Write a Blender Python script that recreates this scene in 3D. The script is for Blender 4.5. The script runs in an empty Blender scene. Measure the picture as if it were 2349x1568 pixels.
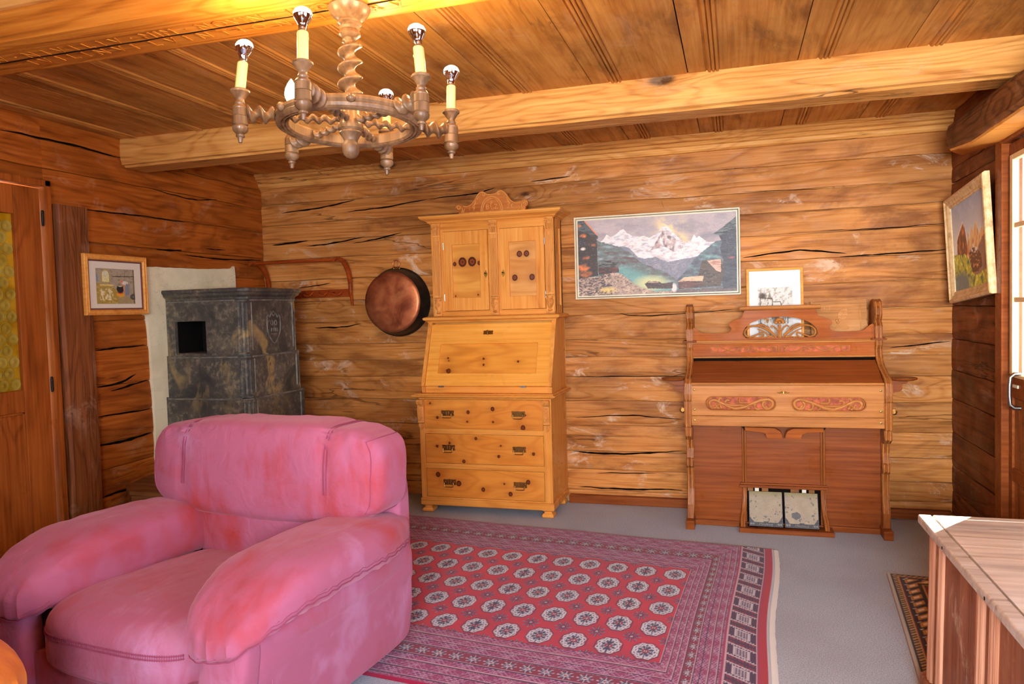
import bpy, math, random
import numpy as np
from mathutils import Vector, Matrix, noise as mnoise
from mathutils.geometry import tessellate_polygon

random.seed(7)
SC = bpy.context.scene
COL = SC.collection
PI = math.pi

def lin(c):
    """sRGB 0-255 -> linear tuple"""
    o = []
    for v in c[:3]:
        v = v / 255.0
        o.append(v / 12.92 if v <= 0.04045 else ((v + 0.055) / 1.055) ** 2.4)
    return tuple(o)

# ------------------------------------------------------------------ camera
cam_d = bpy.data.cameras.new('camera')
cam = bpy.data.objects.new('camera', cam_d)
COL.objects.link(cam)
R_ = Vector((0.95744676, 0.28716941, -0.02879976))
U_ = Vector((0.01458547, 0.05151538, 0.99856569))
F_ = Vector((-0.28824115, 0.95649354, -0.04513473))
M = Matrix((R_, U_, -F_)).transposed().to_4x4()
M.translation = Vector((0, -4.84797, 1.30698))
cam.matrix_world = M
cam_d.sensor_width = 36
cam_d.lens = 36 * 1703.717 / 2349
cam_d.clip_start = 0.02
SC.camera = cam

# ------------------------------------------------------------------ world, sun, daylight, exposure
SC.view_settings.view_transform = 'Standard'
SC.view_settings.look = 'None'
SC.view_settings.gamma = 1.0
SC.view_settings.use_curve_mapping = False
SC.view_settings.exposure = 0.72
SC.cycles.max_bounces = 7
SC.cycles.glossy_bounces = 3
SC.cycles.transmission_bounces = 4
SC.cycles.transparent_max_bounces = 6
SC.cycles.caustics_reflective = False
SC.cycles.caustics_refractive = False
SC.cycles.adaptive_threshold = 0.06
SC.cycles.adaptive_min_samples = 12
W = bpy.data.worlds.new('World')
SC.world = W
W.use_nodes = True
bg = W.node_tree.nodes['Background']
bg.inputs[0].default_value = (0.72, 0.85, 1.0, 1)
bg.inputs[1].default_value = 2.0

def light(name, kind, loc, energy, color, size=None, size_y=None, aim=None, **kw):
    d = bpy.data.lights.new(name, kind)
    d.energy = energy
    d.color = color
    if kind == 'AREA':
        d.shape = 'RECTANGLE'
        d.size = size
        d.size_y = size_y
    elif kind == 'POINT':
        d.shadow_soft_size = size
    for k, v in kw.items():
        setattr(d, k, v)
    o = bpy.data.objects.new(name, d)
    COL.objects.link(o)
    o.location = loc
    if aim is not None:
        o.rotation_euler = Vector(aim).to_track_quat('-Z', 'Y').to_euler()
    return o

el = math.radians(31.5)
sun = light('sun', 'SUN', (3, 3, 4), 60.0, (1.0, 0.95, 0.86),
            aim=(-0.605 * math.cos(el), -0.796 * math.cos(el), -math.sin(el)), angle=math.radians(0.5))
# daylight entering through the windows behind the camera; the side fill is added
light('daylight_front_west', 'AREA', (-1.6, -6.62, 1.42), 24, (0.78, 0.87, 1.0), 1.3, 1.0, aim=(0, 1, -0.03))
light('daylight_front_east', 'AREA', (0.25, -6.62, 1.42), 132, (0.90, 0.95, 1.0), 1.3, 1.0, aim=(0.13, 1, -0.03), spread=math.radians(105))
light('added_side_fill', 'AREA', (1.42, -4.35, 1.42), 64, (0.56, 0.67, 1.0), 1.5, 1.0, aim=(-1, 0, -0.12))  # fill light for chair and left wall, set in an added side window
light('passage_light', 'AREA', (-3.95, -2.35, 1.5), 16, (1.0, 0.86, 0.5), 0.9, 1.2, aim=(1, 0, 0))

# ------------------------------------------------------------------ mesh builder
class MB:
    def __init__(s):
        s.v, s.f, s.m, s.sm = [], [], [], []

    def add(s, vs, fs, mi=0, smooth=False):
        b = len(s.v)
        s.v.extend([tuple(p) for p in vs])
        for f in fs:
            s.f.append([i + b for i in f])
            s.m.append(mi)
            s.sm.append(smooth)
        return s

    def box(s, x0, x1, y0, y1, z0, z1, mi=0):
        vs = [(x, y, z) for z in (z0, z1) for y in (y0, y1) for x in (x0, x1)]
        return s.add(vs, [(0, 2, 3, 1), (4, 5, 7, 6), (0, 1, 5, 4), (2, 6, 7, 3), (0, 4, 6, 2), (1, 3, 7, 5)], mi)

    def plate(s, outer, holes, fn, d0, d1, mi=0, smooth=False):
        """polygon with holes extruded; fn(a, b, d) -> xyz"""
        loops = [outer] + list(holes)
        flat = [p for l in loops for p in l]
        tris = tessellate_polygon([[Vector((p[0], p[1], 0)) for p in l] for l in loops])
        n = len(flat)
        vs = [fn(p[0], p[1], d0) for p in flat] + [fn(p[0], p[1], d1) for p in flat]
        fs = []
        for t in tris:
            fs.append(tuple(t))
            fs.append((t[0] + n, t[2] + n, t[1] + n))
        b = 0
        for l in loops:
            k = len(l)
            for i in range(k):
                j = (i + 1) % k
                fs.append((b + i, b + j, b + j + n, b + i + n))
            b += k
        return s.add(vs, fs, mi, smooth)

    def rings(s, rings, closed_u=True, caps=True, mi=0, smooth=True):
        n = len(rings[0])
        vs = [p for r in rings for p in r]
        fs = []
        for i in range(len(rings) - 1):
            for j in range(n if closed_u else n - 1):
                k = (j + 1) % n
                fs.append((i * n + j, i * n + k, (i + 1) * n + k, (i + 1) * n + j))
        if caps and closed_u:
            fs.append(tuple(range(n - 1, -1, -1)))
            fs.append(tuple(range((len(rings) - 1) * n, len(rings) * n)))
        return s.add(vs, fs, mi, smooth)

    def lathe(s, prof, c=(0, 0, 0), axis='z', seg=24, mi=0, twist=None):
        rings = []
        for r, h in prof:
            ring = []
            for k in range(seg):
                a = 2 * PI * k / seg
                rr = r
                if twist:
                    rr = r * (1 + twist[0] * math.cos(a * twist[2] - twist[1] * h))
                p = (rr * math.cos(a), rr * math.sin(a), h)
                if axis == 'x':
                    p = (p[2], p[0], p[1])
                elif axis == 'y':
                    p = (p[0], p[2], p[1])
                ring.append((p[0] + c[0], p[1] + c[1], p[2] + c[2]))
            rings.append(ring)
        return s.rings(rings, mi=mi)

    def tube(s, pts, r, seg=10, closed=False, mi=0, flat=None):
        pts = [Vector(p) for p in pts]
        n = len(pts)
        rs = r if isinstance(r, (list, tuple)) else [r] * n
        rings = []
        up = None
        for i, p in enumerate(pts):
            a = pts[(i - 1) % n] if (closed or i > 0) else p
            b = pts[(i + 1) % n] if (closed or i < n - 1) else p
            t = (b - a)
            t = t.normalized() if t.length > 1e-9 else Vector((0, 0, 1))
            if up is None:
                up = Vector((0, 0, 1)) if abs(t.z) < 0.9 else Vector((1, 0, 0))
                if flat is not None:
                    up = Vector(flat[0])
            if flat is not None:
                up = Vector(flat[0])
            u = (up - t * up.dot(t))
            u = u.normalized() if u.length > 1e-6 else Vector((1, 0, 0))
            w = t.cross(u)
            if flat is None:
                up = u
            ku = flat[1] if flat is not None else 1.0
            rings.append([tuple(p + u * (math.sin(2 * PI * k / seg) * rs[i] * ku) + w * (math.cos(2 * PI * k / seg) * rs[i])) for k in range(seg)])
        if closed:
            rings.append(rings[0])
        return s.rings(rings, caps=not closed, mi=mi)

    def ball(s, c, r, seg=16, mi=0, sc=(1, 1, 1)):
        n = seg // 2
        rings = []
        for i in range(n + 1):
            a = PI * i / n
            rr = max(1e-4, math.sin(a)) * r
            rings.append([(c[0] + sc[0] * rr * math.cos(2 * PI * k / seg), c[1] + sc[1] * rr * math.sin(2 * PI * k / seg), c[2] - sc[2] * r * math.cos(a)) for k in range(seg)])
        return s.rings(rings, mi=mi)

def catmull(pts, n=8, closed=False):
    P = [Vector(p if len(p) == 3 else (p[0], p[1], 0)) for p in pts]
    m = len(P)
    out = []
    for i in range(m if closed else m - 1):
        p0 = P[(i - 1) % m] if (closed or i > 0) else P[i]
        p1 = P[i]
        p2 = P[(i + 1) % m]
        p3 = P[(i + 2) % m] if (closed or i + 2 < m) else p2
        for k in range(n):
            t = k / n
            out.append(0.5 * ((2 * p1) + (p2 - p0) * t + (2 * p0 - 5 * p1 + 4 * p2 - p3) * t * t + (3 * p1 - p0 - 3 * p2 + p3) * t ** 3))
    if not closed:
        out.append(P[-1].copy())
    return out

def origin_of(o):
    v = Vector((0, 0, 0))
    while o is not None:
        v += o.location
        o = o.parent
    return v

def in_turned(o):
    while o is not None:
        if any(abs(a) > 1e-6 for a in o.rotation_euler):
            return True
        o = o.parent
    return False

def make(name, mb, mats, parent=None, bevel=0, local=False, seg=2, shade=None):
    me = bpy.data.meshes.new(name)
    if parent is not None and not local and not in_turned(parent):
        off = origin_of(parent)
        vs = [(p[0] - off.x, p[1] - off.y, p[2] - off.z) for p in mb.v]
    else:
        vs = mb.v
    me.from_pydata(vs, [], mb.f)
    me.polygons.foreach_set('material_index', mb.m)
    me.polygons.foreach_set('use_smooth', [bool(x) if shade is None else shade for x in mb.sm])
    for m in (mats if isinstance(mats, (list, tuple)) else [mats]):
        me.materials.append(m)
    me.update()
    if any(mb.sm) and shade is None:
        me.set_sharp_from_angle(angle=math.radians(42))
    o = bpy.data.objects.new(name, me)
    COL.objects.link(o)
    if parent is not None:
        o.parent = parent
    if bevel:
        b = o.modifiers.new('edge', 'BEVEL')
        b.width = bevel
        b.segments = seg
        b.limit_method = 'ANGLE'
        b.angle_limit = math.radians(40)
    return o

def tag(o, label, cat, group=None):
    o['label'] = label
    o['category'] = cat
    if group:
        o['group'] = group
    return o

def thing(name, loc, label, cat, group=None, rot=(0, 0, 0)):
    o = bpy.data.objects.new(name, None)
    COL.objects.link(o)
    o.location = loc
    o.rotation_euler = rot
    o.empty_display_size = 0.1
    return tag(o, label, cat, group)

def struct(o):
    o['kind'] = 'structure'
    return o

def dup(o, parent=None, name=None):
    c = o.copy()
    COL.objects.link(c)
    if parent is not None:
        c.parent = parent
    for ch in list(o.children):
        dup(ch, c)
    return c

def text_mb(mb, txt, size, fn, depth, mi=0, spacing=1.0):
    """letters as solid shapes; fn(a, b, d) -> xyz, text centred"""
    cu = bpy.data.curves.new('t', 'FONT')
    cu.body = txt
    cu.size = size
    cu.align_x = 'CENTER'
    cu.align_y = 'CENTER'
    cu.extrude = depth / 2
    cu.space_character = spacing
    cu.resolution_u = 3
    o = bpy.data.objects.new('t', cu)
    COL.objects.link(o)
    dg = bpy.context.evaluated_depsgraph_get()
    me = o.evaluated_get(dg).to_mesh()
    vs = [fn(v.co.x, v.co.y, v.co.z) for v in me.vertices]
    fs = [tuple(p.vertices) for p in me.polygons]
    mb.add(vs, fs, mi)
    o.evaluated_get(dg).to_mesh_clear()
    bpy.data.objects.remove(o)
    bpy.data.curves.remove(cu)
    return mb

# ------------------------------------------------------------------ materials
class NT:
    def __init__(s, name):
        s.m = bpy.data.materials.new(name)
        s.m.use_nodes = True
        s.t = s.m.node_tree
        s.t.nodes.clear()
        s.out = s.n('ShaderNodeOutputMaterial')

    def n(s, typ, **kw):
        nd = s.t.nodes.new(typ)
        for k, v in kw.items():
            setattr(nd, k, v)
        return nd

    def L(s, a, b):
        s.t.links.new(a, b)

    def put(s, sock, v):
        if hasattr(v, 'is_output'):
            s.L(v, sock)
        elif v is not None:
            if isinstance(v, (tuple, list)) and len(v) == 3 and sock.type == 'RGBA':
                v = (*v, 1)
            sock.default_value = v

    def math(s, op, a, b=None, c=None, clamp=False):
        nd = s.n('ShaderNodeMath', operation=op, use_clamp=clamp)
        for i, v in enumerate((a, b, c)):
            if v is not None:
                s.put(nd.inputs[i], v)
        return nd.outputs[0]

    def vmath(s, op, a, b=None):
        nd = s.n('ShaderNodeVectorMath', operation=op)
        s.put(nd.inputs[0], a)
        if b is not None:
            s.put(nd.inputs[1], b)
        return nd.outputs[0]

    def noise(s, vec, scale, detail=4, rough=0.55, dist=0.0):
        nd = s.n('ShaderNodeTexNoise')
        s.put(nd.inputs['Vector'], vec)
        nd.inputs['Scale'].default_value = scale
        nd.inputs['Detail'].default_value = detail
        nd.inputs['Roughness'].default_value = rough
        nd.inputs['Distortion'].default_value = dist
        return nd.outputs[0]

    def vor(s, vec, scale, feature='F1', out='Distance', rnd=1.0):
        nd = s.n('ShaderNodeTexVoronoi', feature=feature)
        s.put(nd.inputs['Vector'], vec)
        nd.inputs['Scale'].default_value = scale
        nd.inputs['Randomness'].default_value = rnd
        return nd.outputs[out]

    def rng(s, v, a, b, c=0.0, d=1.0, smooth=True):
        nd = s.n('ShaderNodeMapRange')
        nd.interpolation_type = 'SMOOTHSTEP' if smooth else 'LINEAR'
        s.put(nd.inputs[0], v)
        for i, x in enumerate((a, b, c, d)):
            nd.inputs[i + 1].default_value = x
        return nd.outputs[0]

    def ramp(s, v, stops):
        nd = s.n('ShaderNodeValToRGB')
        s.put(nd.inputs[0], v)
        e = nd.color_ramp.elements
        while len(e) < len(stops):
            e.new(0.5)
        for k, (p, c) in enumerate(stops):
            e[k].position = p
            e[k].color = (*c, 1)
        return nd.outputs[0]

    def mix(s, f, a, b, mode='MIX'):
        nd = s.n('ShaderNodeMix', data_type='RGBA', blend_type=mode)
        s.put(nd.inputs[0], f)
        s.put(nd.inputs[6], a)
        s.put(nd.inputs[7], b)
        return nd.outputs[2]

    def obj(s):
        return s.n('ShaderNodeTexCoord').outputs['Object']

    def mapping(s, vec, scale=(1, 1, 1), loc=(0, 0, 0), rot=(0, 0, 0)):
        nd = s.n('ShaderNodeMapping')
        s.put(nd.inputs[0], vec)
        nd.inputs['Location'].default_value = loc
        nd.inputs['Rotation'].default_value = rot
        nd.inputs['Scale'].default_value = scale
        return nd.outputs[0]

    def bump(s, h, strength=0.3, dist=0.01):
        nd = s.n('ShaderNodeBump')
        nd.inputs['Strength'].default_value = strength
        nd.inputs['Distance'].default_value = dist
        s.put(nd.inputs['Height'], h)
        return nd.outputs[0]

    def bsdf(s, col, rough=0.5, metal=0.0, normal=None, spec=0.5, **kw):
        p = s.n('ShaderNodeBsdfPrincipled')
        s.put(p.inputs['Base Color'], col)
        s.put(p.inputs['Roughness'], rough)
        p.inputs['Metallic'].default_value = metal
        p.inputs['Specular IOR Level'].default_value = spec
        if normal is not None:
            s.L(normal, p.inputs['Normal'])
        for k, v in kw.items():
            s.put(p.inputs[k], v)
        s.L(p.outputs[0], s.out.inputs[0])
        return s.m

def wood(name, light_, mid, dark, axis='x', rings=1.0, fine=1.0, rough=0.45, knots=0.0, knot_size=1.0, cracks=0.0,
         scuff=0.0, bump=0.25, var=0.25, island=True, contrast=1.0, knot_col=(45, 20, 10), spec=0.12, sc=1.0, stain=None):
    t = NT(name)
    v = t.obj()
    if island:
        r = t.n('ShaderNodeNewGeometry').outputs['Random Per Island']
        cx = t.n('ShaderNodeCombineXYZ')
        t.L(t.math('MULTIPLY', r, 37.3), cx.inputs[0])
        t.L(t.math('MULTIPLY', r, 91.7), cx.inputs[1])
        t.L(t.math('MULTIPLY', r, 53.1), cx.inputs[2])
        v = t.vmath('ADD', v, cx.outputs[0])
    def st(k, s=1.0):
        a = [s, s, s]
        a['xyz'.index(axis)] = s * k
        return tuple(a)
    vm = t.mapping(v, st(0.13, sc))
    low = t.noise(vm, 3.2, 3, 0.5, 0.4)
    vk = t.mapping(v, st(0.45, sc))
    kd = t.vor(vk, 2.3 / knot_size, rnd=1.0) if knots else None
    phase = t.math('MULTIPLY', low, 17.0 * rings)
    if knots:
        kb = t.rng(kd, 0.0, 0.34, 1.0, 0.0)
        phase = t.math('ADD', phase, t.math('MULTIPLY', kb, 2.6))
    ring = t.math('SINE', t.math('MULTIPLY', phase, 6.283))
    ring = t.math('MULTIPLY_ADD', ring, 0.5, 0.5)
    ring = t.math('POWER', ring, 3.2)
    fib = t.noise(t.mapping(v, st(0.03, sc)), 70 * fine, 4, 0.6)
    f2 = t.noise(t.mapping(v, st(0.14, sc)), 11.0, 4, 0.55, 0.3)
    g = t.math('ADD', t.math('MULTIPLY', fib, 0.80), t.math('MULTIPLY', f2, 0.42))
    g = t.math('SUBTRACT', g, t.math('MULTIPLY', ring, 0.17 * contrast))
    col = t.ramp(t.rng(g, 0.18, 0.86, 0, 1, False), [(0.0, lin(dark)), (0.48, lin(mid)), (1.0, lin(light_))])
    big = t.noise(v, 1.3, 3, 0.5)
    br = t.rng(big, 0.25, 0.75, 1 - var, 1 + var * 0.6)
    if island:
        br = t.math('MULTIPLY', br, t.math('MULTIPLY_ADD', r, var * 0.8, 1 - var * 0.4))
    cc = t.n('ShaderNodeCombineColor')
    for i in range(3):
        t.L(br, cc.inputs[i])
    col = t.mix(1.0, col, cc.outputs[0], 'MULTIPLY')
    h = t.math('ADD', t.math('MULTIPLY', fib, 0.5), t.math('MULTIPLY', ring, -0.35))
    if stain:
        sm = t.rng(t.noise(t.mapping(v, st(0.35)), 3.6, 7, 0.68, 0.6), 0.47, 0.68)
        col = t.mix(t.math('MULTIPLY', sm, stain[1]), col, lin(stain[0]))
    if knots:
        kr = t.vor(vk, 2.3 / knot_size, out='Color', rnd=1.0)
        sel = t.n('ShaderNodeSeparateColor')
        t.L(kr, sel.inputs[0])
        on = t.math('LESS_THAN', sel.outputs[0], knots)
        core = t.math('MULTIPLY', t.rng(kd, 0.045, 0.085, 1, 0), on)
        halo = t.math('MULTIPLY', t.rng(kd, 0.05, 0.2, 0.45, 0), on)
        col = t.mix(halo, col, lin(dark))
        col = t.mix(t.math('MULTIPLY', core, 0.85), col, lin(knot_col))
        h = t.math('ADD', h, t.math('MULTIPLY', core, -0.4))
    if scuff:
        s1 = t.noise(t.mapping(v, st(0.5)), 7, 7, 0.72, 0.8)
        s2 = t.noise(v, 1.7, 3, 0.6)
        sf = t.math('MULTIPLY', t.rng(s1, 0.53, 0.66), t.rng(s2, 0.44, 0.62))
        if knots:
            sf = t.math('MAXIMUM', sf, t.math('MULTIPLY', t.math('MULTIPLY', t.rng(kd, 0.06, 0.22, 1, 0), on), t.rng(s1, 0.50, 0.60)))
        col = t.mix(t.math('MULTIPLY', sf, scuff * 0.8), col, lin((214, 182, 152)))
        h = t.math('ADD', h, t.math('MULTIPLY', sf, 0.3))
    if cracks:
        cn = t.noise(t.mapping(v, st(0.10)), 3.4, 5, 0.6, 0.3)
        cr = t.math('ABSOLUTE', t.math('SUBTRACT', cn, 0.5))
        cm = t.rng(t.noise(t.mapping(v, st(0.4)), 2.1, 2, 0.5), 0.56, 0.62)
        ck = t.math('MULTIPLY', t.rng(cr, 0.0015, 0.006, 1, 0), cm)
        col = t.mix(t.math('MULTIPLY', ck, cracks), col, lin((34, 18, 10)))
        h = t.math('ADD', h, t.math('MULTIPLY', ck, -1.6))
    nr = t.bump(h, bump, 0.006)
    rg = t.rng(t.noise(v, 6, 3), 0.3, 0.7, rough - 0.08, rough + 0.12)
    return t.bsdf(col, rg, normal=nr, spec=spec)

def plain(name, c, rough=0.5, metal=0.0, spec=0.5, var=0.0, scale=8, bump=0.0, **kw):
    t = NT(name)
    v = t.obj()
    col = lin(c)
    nr = None
    if var:
        n = t.noise(v, scale, 5, 0.6)
        col = t.mix(t.rng(n, 0.3, 0.7), tuple(x * (1 - var) for x in lin(c)), tuple(min(1, x * (1 + var)) for x in lin(c)))
    if bump:
        nr = t.bump(t.noise(v, scale * 6, 4), bump, 0.004)
    return t.bsdf(col, rough, metal, nr, spec, **kw)

M_log = wood('log_wall_wood', (214, 150, 84), (186, 118, 56), (122, 66, 26), 'x', rings=0.9, rough=0.42, knots=0.55, knot_size=0.7,
             cracks=0.5, scuff=1.0, bump=0.7, var=0.28, stain=((112, 62, 30), 0.75))
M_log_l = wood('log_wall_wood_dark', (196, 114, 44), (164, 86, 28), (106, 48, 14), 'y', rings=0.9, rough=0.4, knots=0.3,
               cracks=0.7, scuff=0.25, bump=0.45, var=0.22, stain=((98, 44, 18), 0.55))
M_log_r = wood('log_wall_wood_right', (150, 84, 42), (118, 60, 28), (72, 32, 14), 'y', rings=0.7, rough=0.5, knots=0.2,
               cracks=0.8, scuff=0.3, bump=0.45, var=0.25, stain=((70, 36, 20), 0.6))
M_ceil = wood('ceiling_board_wood', (220, 160, 84), (194, 128, 58), (148, 88, 36), 'y', rings=0.75, rough=0.5, contrast=0.7, knots=0.2,
              cracks=0.3, scuff=0.2, bump=0.25, var=0.2, stain=((112, 66, 34), 0.7))
M_beam = wood('beam_wood', (226, 170, 96), (204, 140, 70), (150, 88, 36), 'x', rings=1.2, rough=0.5, knots=0.25, cracks=0.6,
              scuff=0.2, bump=0.5, var=0.12)
M_beam_y = wood('rough_beam_wood', (150, 98, 58), (112, 68, 38), (62, 36, 22), 'y', rings=1.0, rough=0.6, knots=0.2, cracks=0.8,
                scuff=0.5, bump=0.9, var=0.2)
M_beam0 = wood('near_beam_wood', (212, 138, 54), (184, 106, 34), (124, 62, 18), 'x', rings=0.8, rough=0.42, knots=0.15, cracks=0.6,
               bump=0.3, var=0.12)
M_post = wood('post_wood', (160, 98, 54), (126, 70, 36), (78, 38, 18), 'z', rings=1.4, rough=0.5, knots=0.12, cracks=0.5, scuff=0.4,
              bump=0.5, var=0.2)
M_door = wood('door_wood', (186, 104, 42), (152, 78, 28), (108, 50, 16), 'z', rings=0.5, rough=0.35, bump=0.12, var=0.15, knots=0.06)
M_pine = wood('pine_wood', (234, 166, 84), (216, 140, 60), (178, 98, 36), 'x', rings=0.6, rough=0.33, bump=0.1, var=0.08, contrast=0.7)
M_pine_v = wood('pine_wood_upright', (234, 168, 86), (216, 140, 62), (178, 98, 38), 'z', rings=0.6, rough=0.33, bump=0.1, var=0.08, contrast=0.7)
M_pine_k = wood('knotty_pine_wood', (236, 170, 80), (222, 148, 58), (186, 106, 34), 'x', rings=0.4, rough=0.3, bump=0.08, var=0.08,
                contrast=0.5)
M_carve = wood('carved_pine_wood', (236, 172, 96), (210, 136, 64), (160, 88, 36), 'z', rings=0.3, rough=0.4, bump=0.2, var=0.1)
M_carve_d = wood('carved_crest_wood', (208, 130, 66), (184, 104, 46), (140, 72, 28), 'x', rings=0.3, rough=0.5, bump=0.5, var=0.12)
M_wal = wood('walnut_wood', (154, 84, 38), (126, 62, 25), (82, 36, 13), 'x', rings=0.8, rough=0.34, bump=0.06, var=0.1, contrast=0.35)
M_wal_v = wood('walnut_wood_upright', (172, 106, 54), (138, 76, 34), (86, 42, 18), 'z', rings=0.4, rough=0.25, bump=0.06, var=0.15)
M_wal_l = wood('walnut_wood_faded', (196, 134, 74), (170, 106, 50), (126, 72, 30), 'x', rings=0.5, rough=0.32, bump=0.06, var=0.1, contrast=0.6)
M_wal_g = wood('walnut_wood_golden', (178, 98, 30), (148, 72, 17), (102, 46, 11), 'x', rings=0.4, rough=0.45, spec=0.1, bump=0.05, var=0.12, contrast=0.7)
M_chand = wood('turned_wood', (142, 106, 74), (108, 76, 48), (68, 44, 28), 'z', rings=0.6, rough=0.36, spec=0.35, bump=0.12, var=0.15)
M_chest = wood('painted_chest_wood', (176, 116, 84), (146, 86, 58), (108, 58, 38), 'z', rings=0.3, rough=0.5, bump=0.2, var=0.15, scuff=0.7)
M_chest_m = wood('worn_moulding_wood', (216, 166, 136), (182, 124, 94), (130, 78, 54), 'z', rings=0.3, rough=0.5, bump=0.2, var=0.12)
M_chest_t = wood('worn_chest_top_wood', (224, 204, 188), (196, 172, 154), (150, 128, 114), 'x', rings=0.6, rough=0.4, bump=0.25, var=0.15, scuff=0.6,
                 cracks=0.4, stain=((150, 150, 150), 0.35))
M_box = wood('old_box_wood', (158, 108, 66), (126, 80, 44), (84, 48, 24), 'x', rings=0.5, rough=0.55, bump=0.3, var=0.2)
M_frame_o = wood('honey_frame_wood', (240, 176, 92), (224, 150, 66), (190, 112, 40), 'x', rings=0.2, rough=0.35, bump=0.05, var=0.05)
M_rack = wood('rack_wood', (176, 82, 34), (150, 62, 22), (108, 40, 12), 'x', rings=0.3, rough=0.3, bump=0.05, var=0.1)
M_plaque = wood('plaque_wood', (214, 158, 100), (190, 130, 74), (148, 92, 48), 'x', rings=0.3, rough=0.5, bump=0.6, var=0.15)
M_white_w = plain('painted_window_wood', (226, 190, 140), 0.45, var=0.1)
M_black = plain('black_gap', (16, 9, 6), 0.9, spec=0.1)
M_brass = plain('brass', (196, 150, 70), 0.3, 1.0, var=0.15)
M_brass_d = plain('dark_brass', (150, 108, 58), 0.38, 1.0, var=0.2)
M_iron = plain('dark_iron', (34, 30, 28), 0.5, 0.6)
M_steel = plain('steel', (150, 148, 145), 0.35, 1.0)
M_cream = plain('candle_plastic', (196, 190, 118), 0.45, var=0.06, scale=5)
M_seatdark = plain('dark_cloth', (28, 26, 30), 0.9)
M_redcloth = plain('faded_red_cloth', (176, 88, 54), 0.8, var=0.45, scale=30)
M_cream_f = plain('cream_frame_paint', (226, 214, 184), 0.4, var=0.08)
M_grey_f = plain('grey_frame_paint', (92, 82, 66), 0.5)
M_mat = plain('picture_mount', (222, 214, 196), 0.7)
M_mat_w = plain('white_mount', (226, 226, 224), 0.7)
M_purple = plain('mauve_liner', (118, 70, 62), 0.6)

def gilt():
    t = NT('worn_gilt_frame')
    v = t.obj()
    n = t.noise(v, 26, 6, 0.7)
    col = t.ramp(n, [(0.3, lin((176, 134, 86))), (0.5, lin((222, 186, 134))), (0.7, lin((238, 212, 166)))])
    return t.bsdf(col, 0.42, normal=t.bump(n, 0.4, 0.003), spec=0.5)
M_gilt = gilt()

def plaster():
    t = NT('lime_plaster')
    v = t.obj()
    n = t.noise(v, 3.5, 6, 0.6)
    col = t.ramp(n, [(0.3, lin((214, 206, 172))), (0.55, lin((238, 231, 196))), (0.8, lin((242, 237, 208)))])
    c = t.noise(t.mapping(v, (1, 0.6, 2.0)), 2.0, 6, 0.6, 0.4)
    ck = t.rng(t.math('ABSOLUTE', t.math('SUBTRACT', c, 0.53)), 0.0, 0.0022, 1, 0)
    col = t.mix(t.math('MULTIPLY', ck, 0.5), col, lin((120, 112, 96)))
    return t.bsdf(col, 0.85, normal=t.bump(t.noise(v, 14, 5, 0.6), 0.35, 0.01), spec=0.2)
M_plaster = plaster()

def soapstone():
    t = NT('soapstone')
    v = t.obj()
    n1 = t.noise(v, 3.0, 7, 0.68, 0.6)
    n2 = t.noise(v, 34, 6, 0.75)
    n3 = t.noise(t.mapping(v, (1, 1, 0.7), rot=(0.5, 0.9, 0.2)), 1.8, 5, 0.6, 1.0)
    col = t.ramp(n1, [(0.3, lin((44, 44, 44))), (0.5, lin((74, 71, 66))), (0.75, lin((112, 104, 88)))])
    sp = t.math('MULTIPLY', t.rng(n2, 0.46, 0.66), t.rng(n1, 0.40, 0.56))
    col = t.mix(t.math('MULTIPLY', sp, 0.42), col, lin((178, 160, 128)))
    ve = t.rng(t.math('ABSOLUTE', t.math('SUBTRACT', n3, 0.5)), 0.0, 0.045, 1, 0)
    ve = t.math('MULTIPLY', ve, t.rng(t.noise(v, 2.2, 3), 0.42, 0.62))
    col = t.mix(t.math('MULTIPLY', ve, 0.6), col, lin((184, 156, 96)))
    return t.bsdf(col, 0.5, normal=t.bump(t.math('ADD', n2, n1), 0.45, 0.006), spec=0.4)
M_stone = soapstone()
M_stone_e = plain('soapstone_arris', (116, 112, 102), 0.6, var=0.4, scale=20)

def carpet():
    t = NT('grey_carpet')
    v = t.obj()
    n = t.noise(v, 210, 3, 0.8)
    n2 = t.noise(v, 2.2, 4)
    col = t.ramp(n, [(0.32, lin((130, 140, 156))), (0.5, lin((172, 180, 194))), (0.68, lin((208, 214, 226)))])
    col = t.mix(t.rng(n2, 0.4, 0.7, 0, 0.22), col, lin((140, 136, 140)))
    return t.bsdf(col, 0.95, normal=t.bump(n, 0.5, 0.004), spec=0.1)
M_carpet = carpet()

def velour(name, base, deep, pale):
    t = NT(name)
    v = t.obj()
    n = t.noise(t.mapping(v, (1, 1.2, 1)), 2.3, 3, 0.5, 0.5)
    n2 = t.noise(t.mapping(v, (2.2, 1.0, 0.8), rot=(0.3, 0.5, 0)), 7, 5, 0.6, 0.5)
    n3 = t.noise(v, 260, 2, 0.6)
    f = t.math('ADD', t.math('MULTIPLY', n, 0.72), t.math('MULTIPLY', n2, 0.28))
    col = t.ramp(f, [(0.33, lin(deep)), (0.49, lin(base)), (0.56, lin(base)), (0.70, lin(pale))])
    wr = t.noise(t.mapping(v, (9, 2, 9)), 1.2, 4, 0.5, 0.7)
    h = t.math('ADD', t.math('MULTIPLY', wr, 1.0), t.math('MULTIPLY', n3, 0.05))
    return t.bsdf(col, 0.8, normal=t.bump(h, 0.42, 0.02), spec=0.1, **{'Sheen Weight': 0.3, 'Sheen Roughness': 0.45, 'Sheen Tint': (*lin((255, 190, 200)), 1)})
M_vel = velour('rose_velour', (168, 92, 118), (164, 54, 50), (184, 128, 162))
M_vel_o = velour('orange_velour', (222, 138, 50), (200, 100, 26), (240, 172, 84))
M_stitch = plain('seam_thread', (150, 62, 92), 0.8)
M_stitch_o = plain('seam_thread_orange', (190, 110, 40), 0.8)

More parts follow.
